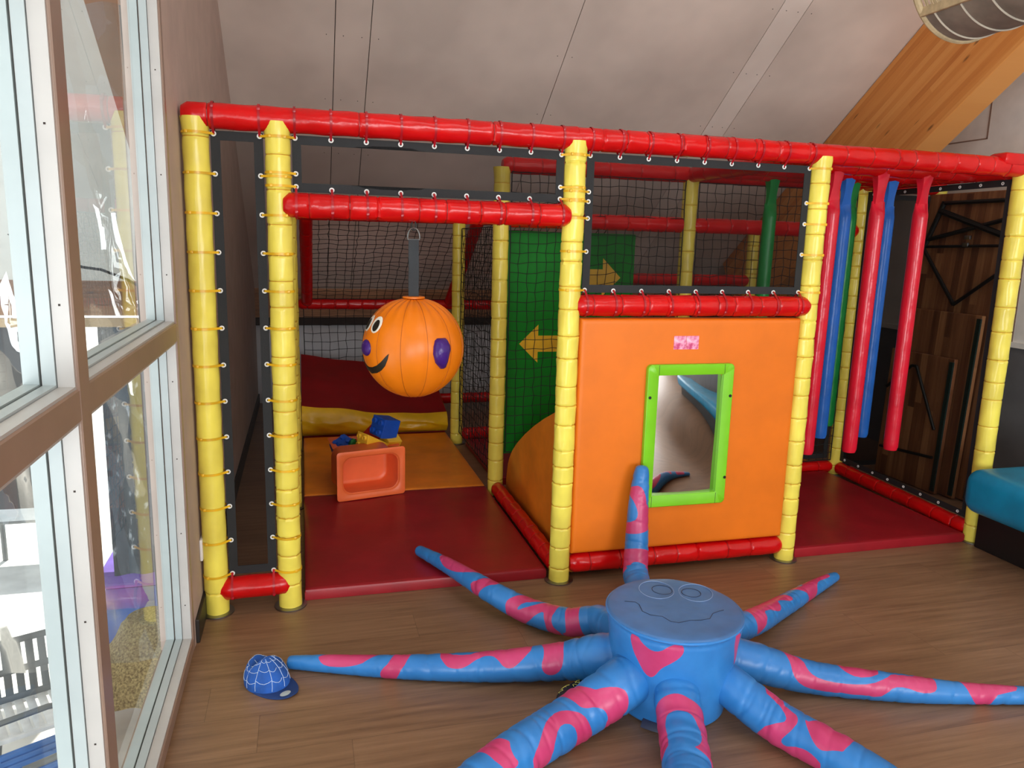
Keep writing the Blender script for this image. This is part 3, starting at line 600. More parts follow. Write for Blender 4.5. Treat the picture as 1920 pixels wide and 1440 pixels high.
S5 = screen('mesh_screen', 'dark mesh screen at the back behind the rightmost hanging red tube', 2.51, 3.01, .05, 1.92, y=YG, dense=True)
S6 = screen('mesh_screen', 'dark mesh screen behind the hanging foam tubes', 1.25, 2.41, .11, 1.24, y=YG+.03, dense=True)
YT, RT = M['yellow_tie'], M['red_tie']
OFF = .064
zs = [1.91-.145*i for i in range(13)]
for z in zs:
    tie(PA, (XA, 0, z), (0, 0, 1), (1, 0, 0), YT); eyelet(S1, (XA+OFF, -.008, z))
    tie(PB, (XB, 0, z), (0, 0, 1), (-1, 0, 0), YT); eyelet(S1, (XB-OFF, -.008, z))
for z in (1.907, 1.775, 1.727):
    tie(PB, (XB, 0, z+.004), (0, 0, 1), (1, 0, 0), YT); eyelet(S2, (XB+OFF, -.008, z+.004))
    tie(PC, (0, 0, z), (0, 0, 1), (-1, 0, 0), YT); eyelet(S2, (-OFF, -.008, z))
for z in (1.904, 1.755, 1.715, 1.645, 1.505, 1.34):
    tie(PC, (0, 0, z+.006), (0, 0, 1), (1, 0, 0), YT); eyelet(S3, (OFF, -.008, z+.006))
for z in (1.91, 1.755, 1.66, 1.52, 1.346):
    tie(PD, (XD, 0, z), (0, 0, 1), (-1, 0, 0), YT); eyelet(S3, (XD-OFF, -.008, z))
for x in (XA+OFF, XB-OFF):            # the corner eyelets take a post tie and a rail tie
    tie(TOP1, (x, 0, ZT), (1, 0, 0), (0, -.06, -1), RT)
    tie(ABB, (x, -.008, .107), (1, 0, 0), (0, 0, 1), RT)
for i in range(9):
    x = XB+OFF+(1.2-2*OFF)*i/8
    tie(TOP1, (x, 0, ZT), (1, 0, 0), (0, -.06, -1), RT); tie(LOW, (x, -.022, 1.659), (1, 0, 0), (0, .2, 1), RT)
    if 0 < i < 8: eyelet(S2, (x, -.009, ZT-.067)); eyelet(S2, (x, -.009, 1.659+OFF))
    x = OFF+(1.2-2*OFF)*i/8
    tie(TOP2, (x, 0, ZT), (1, 0, 0), (0, -.06, -1), RT); tie(MID, (x, -.012, 1.28), (1, 0, 0), (0, .03, 1), RT)
    if 0 < i < 8: eyelet(S3, (x, -.009, ZT-.067)); eyelet(S3, (x, -.009, 1.28+OFF))
for i in range(8):
    yy = .12+i*.145; xx = XE+(2.46-XE)*yy/YG-.004
    eyelet(S4, (xx, yy, .128), 'x', .0062, .0025); eyelet(S4, (xx, yy, 1.907), 'x', .0062, .0025)

# ------------------------------------------------------------------ knotted netting
def net(label, O, U, V, nu, nv, seed, r=.0025, wob=.006, sag=0.0, name='netting', group=None):
    """cords from corner O spanning vectors U and V, nu by nv meshes"""
    O = Vector(O); U = Vector(U); V = Vector(V); N = U.cross(V).normalized()
    rnd = random.Random(seed); u1 = U.normalized(); v1 = V.normalized()
    J = [[None]*(nv+1) for _ in range(nu+1)]
    for i in range(nu+1):
        for j in range(nv+1):
            a, b = i/nu, j/nv
            k = math.sin(math.pi*a)*math.sin(math.pi*b)
            J[i][j] = O+U*a+V*b+(u1*rnd.uniform(-wob, wob)+v1*rnd.uniform(-wob, wob)+N*rnd.uniform(-wob, wob))*(1 if 0 < i < nu and 0 < j < nv else .3)+N*sag*k+v1*(-.012*math.sin(a*nu*math.pi*.25+seed))*k
    mb = MB()
    for i in range(nu+1): mb.tube(J[i], r*(1.6 if i in (0, nu) else 1), 3, 0, False)
    for j in range(nv+1): mb.tube([J[i][j] for i in range(nu+1)], r*(1.6 if j in (0, nv) else 1), 3, 0, False)
    return single(mb, name, M['net'], O, label, 'netting', group, smooth=False)
net('black knotted net in front of the green arrow board', (.05, YG-.03, .28), (1.1, 0, 0), (0, 0, 1.66), 20, 29, 1)
net('black knotted net behind the foam tubes', (1.25, YG-.02, .11), (1.15, 0, 0), (0, 0, 1.82), 20, 32, 2)
net('black net on the left side behind the second yellow post', (-1.19, .06, .08), (0, 2.38, 0), (0, 0, 1.54), 40, 26, 3)
net('black net sloping up under the ceiling behind the orange ball', (-1.07, BY-.03, 1.02), (1.2, 0, 0), (0, -1.16, .68), 17, 19, 4, .0028, sag=-.02)
net('narrow black net sloping up at the right of the ball, beside the leftmost back posts', (.19, BY-.03, 1.02), (1.0, 0, 0), (0, -1.16, .68), 15, 19, 5, .0028)
net('upright black net across the back wall above the crash mat', (-1.12, BY-.01, .14), (2.3, 0, 0), (0, 0, .8), 32, 11, 6, .0028)
net('black net between the two yellow posts right of the ball', (0.01, YG+.05, .1), (0, 1.15, 0), (0, 0, 1.53), 21, 28, 7)
# ------------------------------------------------------------------ floor mats
def cushion(x0, x1, y0, y1, z0, z1, seed, bev=.012, ripple=.0025):
    """padded mat: rounded slab with a faintly rippled top"""
    rnd = random.Random(seed); nx, ny = max(6, int((x1-x0)/.03)), max(6, int((y1-y0)/.03))
    off = Vector((seed*3.1, seed*1.7, 0))
    mb = MB(); rows = []
    us = [0]+[bev*.3/(x1-x0), bev/(x1-x0)]+[i/nx for i in range(1, nx)]+[1-bev/(x1-x0), 1-bev*.3/(x1-x0)]+[1]
    vs = [0]+[bev*.3/(y1-y0), bev/(y1-y0)]+[i/ny for i in range(1, ny)]+[1-bev/(y1-y0), 1-bev*.3/(y1-y0)]+[1]
    us = sorted(set(us)); vs = sorted(set(vs))
    for v in vs:
        row = []
        for u in us:
            x = x0+(x1-x0)*u; y = y0+(y1-y0)*v
            e = min(x-x0, x1-x, y-y0, y1-y)
            dz = -bev*(1-math.sqrt(max(0, 1-(1-min(1, e/bev))**2))) if e < bev else 0
            n = noise.noise(Vector((x*2.2, y*2.2, 0))+off)*ripple*1.6+noise.noise(Vector((x*7, y*4, 0))+off)*ripple
            row.append((x, y, z1+dz+n*min(1, e/.05)))
        rows.append(row)
    mb.grid(rows, False)
    nu, nv = len(us), len(vs)
    idx = [j for j in range(nu)]+[i*nu+nu-1 for i in range(1, nv)]+[(nv-1)*nu+j for j in range(nu-2, -1, -1)]+[i*nu for i in range(nv-2, 0, -1)]
    o = len(mb.v)
    for k in idx: p = mb.v[k]; mb.v.append((p[0], p[1], z0))
    n = len(idx)
    for k in range(n):
        mb.f.append((idx[k], idx[(k+1) % n], o+(k+1) % n, o+k)); mb.m.append(0)
    mb.f.append(tuple(o+k for k in range(n))); mb.m.append(0)
    return mb
def floor_mat(label, x0, x1, y0, y1, mat, seed, z1=.05, group=None):
    return single(cushion(x0, x1, y0, y1, .001, z1, seed), 'floor_mat', M[mat], ((x0+x1)/2, (y0+y1)/2, 0), label, 'floor mat', group)
floor_mat('dark red floor mat at the open entrance under the orange ball', -1.142, -.052, .03, 1.288, 'mat_red', 1)
floor_mat('orange floor mat under the toy tubs', -1.142, -.052, 1.292, 2.66, 'mat_orange', 2)
floor_mat('dark red floor mat in the narrow passage left of the green board', .06, 1.14, 1.42, 2.42, 'mat_red', 3)
floor_mat('dark red floor mat under the hanging foam tubes', 1.262, 2.33, -.002, 1.18, 'mat_red', 4)
floor_mat('orange floor mat at the far end behind the hanging foam tubes', 1.262, 2.38, 1.31, 2.42, 'mat_orange', 5)

# thick crash mat: red top, yellow sagging front roll
x0, x1, y0, y1 = -1.15, -.04, 2.70, 3.60
crash = thing('crash_mat', 'big thick crash mat with red top and creased yellow front', 'crash mat', ((x0+x1)/2, (y0+y1)/2, .0))
def crash_top(x, y):
    u = (x-x0)/(x1-x0); v = (y-y0)/(y1-y0)
    return .29-.085*u-.03*math.sin(u*math.pi)+.26*v**1.1+noise.noise(Vector((x*3, y*3, 4)))*.02
nx, ny = 40, 26
mb = MB(); rows = []
for i in range(ny+1):
    y = y0+(y1-y0)*i/ny
    rows.append([(x0+(x1-x0)*j/nx, y, crash_top(x0+(x1-x0)*j/nx, y)) for j in range(nx+1)])
mb.grid(rows, False)
mb.grid([[(x0, y, crash_top(x0, y)) for y in (y0, (y0+y1)/2, y1)], [(x0, y, .01) for y in (y0, (y0+y1)/2, y1)]], False)
mb.grid([[(x0+(x1-x0)*j/nx, y1, crash_top(x0+(x1-x0)*j/nx, y1)) for j in range(nx+1)], [(x0+(x1-x0)*j/nx, y1, .01) for j in range(nx+1)]], False)
part(mb, 'top_cover', M['mat_crimson'], crash)
mb = MB(); rows = []
for i in range(17):
    t = i/16
    row = []
    for j in range(61):
        x = x0+(x1-x0)*j/60; zt = crash_top(x, y0)
        bulge = math.sin(math.pi*min(1, t*1.02))**.7*.055
        wr = noise.noise(Vector((x*9, t*3, 1)))*.018+abs(noise.noise(Vector((x*5+t*2, t*2.2, 7))))*.022
        row.append((x, y0-bulge-wr*math.sin(math.pi*t), .052+(zt-.052)*t))
    rows.append(row)
mb.grid(rows, False)
for xx in (x0, x1):
    k = 0 if xx == x0 else 60
    mb.grid([[r[k] for r in rows], [(xx, y0+.35, .052+(crash_top(xx, y0+.35)-.052)*i/16) for i in range(17)], [(xx, y1, .052+(crash_top(xx, y1)-.052)*i/16) for i in range(17)]], False)
part(mb, 'front_roll', M['mat_yellow'], crash)
# timber-free foam base under the crash mat, level with the floor mats
part(MB().box((x0+.01, y0+.01, .001), (x1-.01, y1-.01, .06)), 'foam_base', M['mat_crimson'], crash)

# ------------------------------------------------------------------ orange curved ramp behind the wall panel
mb = MB(); ring0 = []; ring1 = []
xa, xb = .062, 1.14
ry = np.linspace(.05, 1.222, 40)
prof = [(float(y), float(z)) for y, z in zip(ry, np.interp(ry, *np.array([(.05, .80), (.19, .775), (.34, .722), (.5, .655), (.67, .576), (.84, .487), (1.0, .392), (1.1, .318), (1.17, .245), (1.205, .18), (1.222, .10)]).T))]
prof = [(.045, .012)]+prof+[(1.222, .012)]
def ring(x, s): return [(x, .62+(y-.62)*s, .4+(z-.4)*s) if s != 1 else (x, y, z) for y, z in prof]
mb.grid([ring(xa, .985), ring(xa+.004, .995), ring(xa+.014, 1), ring(xb-.014, 1), ring(xb-.004, .995), ring(xb, .985)], True, 0, True, True)
single(mb, 'curved_ramp', M['mat_orange'], (.6, .62, 0), 'rounded orange padded ramp behind the front wall panel', 'ramp', angle=50)

# ------------------------------------------------------------------ front wall panel, mirror, stickers
wp = thing('wall_panel', 'orange padded wall panel holding a lime framed distorting mirror', 'wall panel', (.59, 0, .13))
px0, px1, pz0, pz1 = .045, 1.148, .138, 1.224
mb = MB(); nx, nz = 40, 40
def face(u, v):
    x = px0+(px1-px0)*u; z = pz0+(pz1-pz0)*v
    e = min(u*(px1-px0), (1-u)*(px1-px0), v*(pz1-pz0), (1-v)*(pz1-pz0))
    d = .016*math.sqrt(max(0, 1-(1-min(1, e/.016))**2))
    return (x, -.024-d+noise.noise(Vector((x*3, 0, z*3)))*.0015, z)
tt = sorted(set([0, .003, .007, .012, .02]+[i/nx for i in range(1, nx)]+[.98, .988, .993, .997, 1]))
rows = [[face(u, v) for u in tt] for v in tt]
mb.grid(rows, False)
nt = len(tt); idx = list(range(nt))+[i*nt+nt-1 for i in range(1, nt)]+[(nt-1)*nt+j for j in range(nt-2, -1, -1)]+[i*nt for i in range(nt-2, 0, -1)]
o = len(mb.v)
for k in idx: mb.v.append((mb.v[k][0], .028, mb.v[k][2]))
for k in range(len(idx)): mb.f.append((idx[k], idx[(k+1) % len(idx)], o+(k+1) % len(idx), o+k)); mb.m.append(0)
mb.f.append(tuple(range(o, o+len(idx)))); mb.m.append(0)
part(mb, 'padding', M['orange'], wp)
def rrect(x0, x1, z0, z1, r, n=6):
    out = []
    for cx, cz, a0 in ((x1-r, z1-r, 0), (x0+r, z1-r, 90), (x0+r, z0+r, 180), (x1-r, z0+r, 270)):
        for k in range(n+1):
            a = math.radians(a0+90*k/n); out.append((cx+r*math.cos(a), cz+r*math.sin(a)))
    return out
mx0, mx1, mz0, mz1 = .364, .797, .347, 1.019
ix0, ix1, iz0, iz1 = .417, .745, .404, .970
mb = MB()
O2 = lambda s: rrect(mx0+s, mx1-s, mz0+s, mz1-s, .022); I2 = lambda s: rrect(ix0-s, ix1+s, iz0-s, iz1+s, .004)
L = [[(x, -.0415, z) for x, z in O2(0)], [(x, -.062, z) for x, z in O2(0)], [(x, -.066, z) for x, z in O2(.004)], [(x, -.066, z) for x, z in I2(.004)], [(x, -.063, z) for x, z in I2(0)], [(x, -.0415, z) for x, z in I2(0)]]
mb.grid(L+[L[0]], True)
for x in (ix0-.001, ix1+.001):       # mitre-free joints of the frame, four short grooves
    for z0_, z1_ in ((mz0+.002, iz0-.003), (iz1+.003, mz1-.002)): mb.box((x-.0008, -.0668, z0_), (x+.0008, -.0655, z1_), 1)
fr = part(mb, 'mirror_frame', [M['lime'], M['dark_gap']], wp)
for x, z in ((.377, .87), (.783, .868), (.787, .475), (.377, .475)):
    part(MB().disc((x, -.0665, z), .007, -.003, 14, axis='y'), 'screw_cap', M['black_felt'], fr)
mb = MB(); rows = []
for i in range(61):
    v = i/60; row = []
    for j in range(41):
        u = j/40
        x = ix0-.002+(ix1-ix0+.004)*u; z = iz0-.002+(iz1-iz0+.004)*v
        b = math.sin(math.pi*u)*math.sin(math.pi*v)
        row.append((x, -.052+.009*(2*u-1)**2+.003*(2*v-1)**2-.0022*b*math.sin(7*v+2.5*u)+.0008*math.sin(5*u+9*v), z))
    rows.append(row)
mb.grid(rows, False)
part(mb, 'mirror_sheet', M['mirror'], wp)
for k, (a, b) in enumerate(((.491, .5515), (.5535, .615))):
    single(MB().box((a, -.0425, 1.085), (b, -.0412, 1.146)), 'sticker', M['sticker'], ((a+b)/2, -.042, 1.115),
           ['left one of two small pink printed stickers above the mirror', 'right one of two small pink printed stickers above the mirror'][k], 'sticker', 'pink stickers on the orange panel', smooth=False)

# ------------------------------------------------------------------ green arrow board behind the net
gb = thing('arrow_board', 'green board with two yellow arrows behind the net', 'board', (.47, 1.33, .24))
part(MB().box((.056, 1.315, .24), (.886, 1.345, 1.61), bev=.005), 'board', M['green_board'], gb, smooth=False)
def arrow(cx, cz, s, L=.25, h=.235, tail=.10):
    P = [(-L*.5, 0), (-L*.02, h/2), (-L*.02, tail/2), (L*.5, tail/2), (L*.5, -tail/2), (-L*.02, -tail/2), (-L*.02, -h/2)]
    return MB().poly_prism([(cx+s*x, 1.3145, cz+z) for x, z in P], (0, -.002, 0))
part(arrow(.275, .932, 1), 'left_pointing_arrow', M['arrow_yellow'], gb, smooth=False)
part(arrow(.67, 1.342, -1), 'right_pointing_arrow', M['arrow_yellow'], gb, smooth=False)

# ------------------------------------------------------------------ hanging ball with a face
BC, BR, FAZ = Vector((-.681, -.004, 1.104)), .209, -162.0
ball = thing('punch_ball', 'orange hanging ball with smiling face and purple ears', 'hanging ball', (BC.x, BC.y, BC.z-BR))
def bdir(az, el): a = math.radians(az); e = math.radians(el); return Vector((math.cos(e)*math.cos(a), math.cos(e)*math.sin(a), math.sin(e)))
def brad(az, el):
    g = abs(math.sin(math.radians(az-8)*6))
    pl = math.exp(-((el-62)/22)**2)
    return BR*(1-.010*(1-g)**3*math.cos(math.radians(el)) - .012*pl*math.sin(math.radians(az)*22+2))*(1-.035*max(0, math.sin(math.radians(el)))**6)
mb = MB(); rings = []; NA = 144
for i in range(49):
    el = -89.5+ (80+89.5)*i/48
    rings.append([BC+bdir(360*k/NA, el)*brad(360*k/NA, el) for k in range(NA)])
mb.grid(rings, True, 0, True, True)
bb = part(mb, 'ball_cover', M['ball_orange'], ball)
mb = MB()
for k in range(12):
    az = 8+30*k
    mb.tube([BC+bdir(az, e)*(brad(az, e)+.0006) for e in range(-84, 79, 6)], .0013, 5)
part(mb, 'seam', M['ball_thread'], bb)
part(MB().disc(BC+Vector((0, 0, BR*.963)), .046, .008, 32), 'top_disc', M['ball_orange'], ball)
def patch(pts, lift, mat, name, parent, puff=0.0):
    """raised patch on the ball; outline in degrees (azimuth relative to the nose, elevation)"""
    n = len(pts); ca = sum(p[0] for p in pts)/n; ce = sum(p[1] for p in pts)/n
    rings = []
    for s, l in ((1, .0004), (.985, lift), (.8, lift+puff*.6), (.5, lift+puff*.9), (.25, lift+puff), (.02, lift+puff)):
        rings.append([BC+bdir(FAZ+ca+(a-ca)*s, ce+(e-ce)*s)*(BR*1.002+l) for a, e in pts])
    return part(MB().grid(rings, True, 0, False, True), name, mat, parent)
def ell(ca, ce, ra, re, tilt=0, n=28):
    t0 = math.radians(tilt)
    out = []
    for k in range(n):
        t = 2*math.pi*k/n; x = ra*math.cos(t); y = re*math.sin(t)
        out.append((ca+(x*math.cos(t0)-y*math.sin(t0)), ce+x*math.sin(t0)+y*math.cos(t0)))
    return out
for s in (1, -1):
    e = patch(ell(s*11.0, 29.6, 9.6, 10.2, -10*s), .0012, M['eye_white'], 'eye', ball)
    patch(ell(s*11.4, 28.2, 5.6, 6.9, -8*s), .0024, M['black_felt'], 'pupil', e)
nose = patch(ell(0, 2.0, 10.8, 9.0), .003, M['purple'], 'nose', ball, .010)
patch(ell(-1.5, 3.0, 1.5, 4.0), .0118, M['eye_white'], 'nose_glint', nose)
up = [(-37, -.8), (-33, -4), (-26, -10.7), (-18, -15.8), (-8.5, -19), (0, -20), (8.5, -19), (18, -15.8), (26, -10.7), (33, -4), (37, -.8)]
lo = [(-37, -.8), (-35.5, -6.8), (-31, -15), (-24.5, -20.8), (-14.5, -25.6), (0, -28.4), (14.5, -25.6), (24.5, -20.8), (31, -15), (35.5, -6.8), (37, -.8)]
mb = MB(); rings = []
for t, l in ((0, .0003), (.03, .0014), (.5, .0018), (.97, .0014), (1, .0003)):
    rings.append([BC+bdir(FAZ+a0+(a1-a0)*t, e0+(e1-e0)*t)*(BR*1.003+l) for (a0, e0), (a1, e1) in zip(up, lo)])
part(mb.grid(rings, False), 'mouth', M['black_felt'], ball)
ear = [(88.2, 14), (91.2, 16.3), (101.5, 16.2), (104.9, 10.1), (105.6, 4.3), (102, -10.2), (99.7, -17.8), (95.9, -17.5), (88.5, -10.2), (85.4, -.2), (86.1, 7.5)]
patch(ear, .006, M['purple'], 'ear', ball, .026); patch([(-a, e) for a, e in ear][::-1], .006, M['purple'], 'ear', ball, .026)
zt = BC.z+BR*.97
mb = MB(); rows = []
for i in range(15):
    z = zt+.004+(1.545-zt-.004)*i/14
    rows.append([(BC.x+dx, BC.y+dy+.002*math.sin(i*.7), z) for dx, dy in ((-.021, -.002), (.021, -.002), (.021, .002), (-.021, .002))])
part(mb.grid(rows, True, 0, True, True), 'strap', M['strap'], ball, smooth=False)
pts = [Vector((BC.x-.024, BC.y, 1.543)), Vector((BC.x+.024, BC.y, 1.543))]+[Vector((BC.x+.0245*math.cos(t), BC.y, 1.553+.036*math.sin(t))) for t in [math.pi*k/12 for k in range(13)]]
part(MB().tube(pts, .0028, 8, closed=True), 'd_ring', M['steel'], ball)
mb = MB().tube([(BC.x+.0095*math.cos(2*math.pi*k/14), BC.y+.002, 1.598+.018*math.sin(2*math.pi*k/14)) for k in range(14)], .0032, 7, closed=True)
part(mb, 'carabiner', M['black_metal'], ball)

# ------------------------------------------------------------------ hanging foam tubes
def foam_tube(x, y, zb, mat, label, group='hanging foam tubes', seed=0, r=.0385, lean=.01):
    root = thing('foam_tube', label, 'foam tube', (x, y, zb), group=group)
    rnd = random.Random(seed); ph = rnd.uniform(0, 6)
    zt = 1.80; N = 70; rings = []
    for i in range(N+1):
        z = zb+(zt-zb)*i/N; t = (zt-z)
        e = min(1, (z-zb)/.012); rr = r*(.86+.14*math.sqrt(max(0, 1-(1-e)**2)))
        sq = max(0.0, 1-(zt-z)/.06)                    # gathers flat at the top
        ring = []
        for k in range(24):
            a = 2*math.pi*k/24
            f = 1+.016*math.sin(z*55+ph+2*math.sin(a))*math.exp(-((a-4.4)/.9)**2)+.008*math.sin(3*a+z*9+ph)
            ring.append((x+lean*(z-zb)+rr*f*math.cos(a)*(1+.05*sq), y+rr*f*math.sin(a)*(1-.72*sq), z))
        rings.append(ring)
    part(MB().grid(rings, True, 0, True, True), 'foam_sleeve', M[mat], root, angle=60)
    xt = x+lean*(zt-zb); mb = MB(); rows = []
    for i in range(15):                                # flat vinyl hanger loop folded round the rail
        z = zt-.012+(1.972-zt)*i/14
        w = .034*(1-.12*math.sin(math.pi*i/14)); d = .009+.024*(i/14)**2
        tw = .25*math.sin(math.pi*i/14+ph*.2)
        rows.append([(xt+w*sx*math.cos(tw)-d*sy*math.sin(tw), y+w*sx*math.sin(tw)+d*sy*math.cos(tw), z) for sx, sy in ((-1, -1), (0, -1.25), (1, -1), (1, 1), (0, 1.25), (-1, 1))])
    part(mb.grid(rows, True, 0, True, True), 'hanger_loop', M[mat], root)
    return root
foam_tube(1.50, .3, .455, 'tube_red', 'red foam tube nearest the yellow post right of the orange panel', seed=1)
foam_tube(1.775, .3, .452, 'tube_red', 'middle one of the three red foam tubes, in front of the thin yellow back post', seed=2)
foam_tube(2.05, .3, .452, 'tube_red', 'rightmost red foam tube hanging apart from the others', seed=3)
foam_tube(1.81, .6, .455, 'tube_blue', 'blue foam tube left of the green one', seed=4)
foam_tube(2.10, .6, .449, 'tube_blue', 'blue foam tube right behind the middle red one', seed=5)
foam_tube(2.05, .85, .46, 'tube_green', 'green foam tube hanging beside the blue one in the right bay', seed=6)
foam_tube(1.50, .85, .46, 'tube_green', 'green foam tube seen through the mesh above the orange panel', seed=7)
# ------------------------------------------------------------------ toy tubs and big building bricks
def tub(label, M4, w=.41, d=.29, h=.235):
    root = thing('storage_tub', label, 'tub', M4.translation, group='coral storage tubs')
    def rr(sx, sy, r, z, n=8):
        out = []
        for cx, cy, a0 in ((sx-r, sy-r, 0), (-sx+r, sy-r, 90), (-sx+r, -sy+r, 180), (sx-r, -sy+r, 270)):
            for k in range(n+1):
                a = math.radians(a0+90*k/n); out.append((cx+r*math.cos(a), cy+r*math.sin(a), z))
        return out
    W, D = w/2, d/2; b = .86
    fl = lambda e, z, r=.018: rr(W-e, D-e, r, z)
    rings = [rr(W*b-.03, D*b-.03, .05, 0), rr(W*b-.006, D*b-.006, .06, .003), rr(W*b, D*b, .06, .014), rr(W-.034, D-.034, .06, h-.02), rr(W-.031, D-.031, .058, h-.008),
             fl(.002, h-.008), fl(0, h-.005), fl(.0, h-.001), fl(.002, h), rr(W-.030, D-.030, .058, h), rr(W-.034, D-.034, .056, h-.004), rr(W-.036, D-.036, .056, h-.012), rr(W-.040, D-.040, .055, h-.014), rr(W*b-.004, D*b-.004, .056, .014), rr(W*b-.010, D*b-.010, .054, .006), rr(W*b-.03, D*b-.03, .046, .004)]
    R = M4.to_3x3()
    mb = MB().grid([[R @ Vector(p) + M4.translation for p in r] for r in rings], True, 0, True, True)
    part(mb, 'tub_shell', M['tub'], root, angle=50)
    return root
def basis(x, y, z, o):
    m = Matrix((Vector(x).normalized(), Vector(y).normalized(), Vector(z).normalized())).transposed().to_4x4(); m.translation = Vector(o); return m
a = math.radians(13.5)
ux = Vector((math.cos(a), math.sin(a), 0)); uz = Vector((math.sin(a), -math.cos(a), 0))
tub('empty coral plastic tub lying on its side, open towards the front', basis(ux, (0, 0, 1), uz, Vector((-.758, 1.172, .199))-uz*.235))
a2 = math.radians(5)
tub('coral plastic tub filled with big building bricks, behind the empty tub', basis((math.cos(a2), math.sin(a2), 0), (-math.sin(a2), math.cos(a2), 0), (0, 0, 1), (-.775, 1.585, .052)))
def brick(label, mat, size, loc, rot, wedge=0.0, studs=(2, 2)):
    sx, sy, sz = size
    root = thing('building_brick', label, 'building brick', loc, group='big building bricks in the tub')
    R = rot if isinstance(rot, Matrix) else rot.to_matrix()
    V = [(-sx/2, -sy/2, 0), (sx/2-wedge, -sy/2, 0), (sx/2-wedge, sy/2, 0), (-sx/2, sy/2, 0), (-sx/2, -sy/2, sz), (sx/2, -sy/2, sz), (sx/2, sy/2, sz), (-sx/2, sy/2, sz)]
    bm = bmesh.new(); vs = [bm.verts.new(v) for v in V]
    for f in ((3, 2, 1, 0), (4, 5, 6, 7), (0, 1, 5, 4), (1, 2, 6, 5), (2, 3, 7, 6), (3, 0, 4, 7)): bm.faces.new([vs[i] for i in f])
    bmesh.ops.bevel(bm, geom=list(bm.edges), offset=.004, segments=2, profile=.5, affect='EDGES'); bm.verts.index_update()
    mb = MB().add([R @ v.co + Vector(loc) for v in bm.verts], [[v.index for v in f.verts] for f in bm.faces]); bm.free()
    part(mb, 'body', M[mat], root, smooth=False)
    for i in range(studs[0]):
        for j in range(studs[1]):
            tx = sx
            c = Vector((-sx/2+tx*(i+.5)/studs[0], -sy/2+sy*(j+.5)/studs[1], sz))
            r = min(tx/studs[0], sy/studs[1])*.30; h = r*.85
            rings = [[R @ (c+Vector((q*math.cos(2*math.pi*k/20), q*math.sin(2*math.pi*k/20), z)))+Vector(loc) for k in range(20)] for q, z in ((r, -.002), (r, h*.85), (r*.93, h), (r*.62, h), (r*.6, h*.8))]
            part(MB().grid(rings, True, 0, True, True), 'stud', M[mat], root)
    return root
from mathutils import Euler
E3 = lambda x, y, z: Euler((math.radians(x), math.radians(y), math.radians(z)))
def axes(z, x):
    z = Vector(z).normalized(); x = Vector(x); x = (x-z*x.dot(z)).normalized()
    return Matrix((x, z.cross(x), z)).transposed()
brick('blue brick on top of the pile, studs turned to the left', 'brick_blue', (.12, .12, .125), (-.594, 1.566, .375), axes((-.8, -.55, .2), (.25, 0, 1)))
brick('yellow sloped brick poking out of the tub with studs to the left', 'brick_yellow', (.105, .105, .17), (-.652, 1.505, .315), axes((-.80, -.5, .10), (.1, 0, 1)), .07)
brick('flat yellow brick beside the blue top brick, without visible studs', 'brick_yellow', (.10, .10, .09), (-.600, 1.50, .262), axes((-.3, .7, .5), (1, 0, -.4)))
brick('blue brick low at the left end of the tub', 'brick_blue', (.12, .11, .10), (-.885, 1.60, .205), E3(15, -25, 30))
brick('small green brick low in the tub beside the left blue brick', 'brick_green', (.09, .09, .08), (-.845, 1.52, .222), E3(-20, 20, 10))
brick('red brick half hidden behind the yellow sloped brick', 'brick_red', (.12, .12, .12), (-.735, 1.64, .245), E3(30, 35, 45))

# ------------------------------------------------------------------ octopus seat
OC = (.07, -.983)
octo = thing('octopus_seat', 'blue octopus play seat with pink patches sprawling on the floor', 'octopus seat', (OC[0], OC[1], 0))
def sdf(P, poly):
    """signed distance (inside positive) from points P to a polygon"""
    P = np.asarray(P, float); V = np.asarray(poly, float); d = np.full(len(P), 1e9); ins = np.zeros(len(P), bool)
    for i in range(len(V)):
        a = V[i]; b = V[(i+1) % len(V)]; e = b-a; w = P-a
        t = np.clip((w@e)/max(e@e, 1e-12), 0, 1)
        q = w-t[:, None]*e; d = np.minimum(d, (q*q).sum(1))
        c = (a[1] <= P[:, 1]) != (b[1] <= P[:, 1])
        with np.errstate(divide='ignore', invalid='ignore'):
            xx = a[0]+(P[:, 1]-a[1])/(b[1]-a[1])*(b[0]-a[0])
        ins ^= c & (P[:, 0] < xx)
    d = np.sqrt(d); return np.where(ins, d, -d)
def smooth_poly(P, it=2):
    P = [np.array(p, float) for p in P]
    for _ in range(it):
        Q = []
        for i in range(len(P)):
            a, b = P[i], P[(i+1) % len(P)]; Q += [a*.75+b*.25, a*.25+b*.75]
        P = Q
    return P
def catmull(P, n=180):
    P = np.array(P, float); Q = np.vstack([2*P[0]-P[1], P, 2*P[-1]-P[-2]]); out = []; m = n//(len(P)-1)
    for i in range(1, len(Q)-2):
        a, b, c, d = Q[i-1:i+3]
        for k in range(m):
            t = k/m; out.append(.5*(2*b+(c-a)*t+(2*a-5*b+4*c-d)*t*t+(3*b-a-3*c+d)*t**3))
    out.append(P[-1]); return np.array(out)
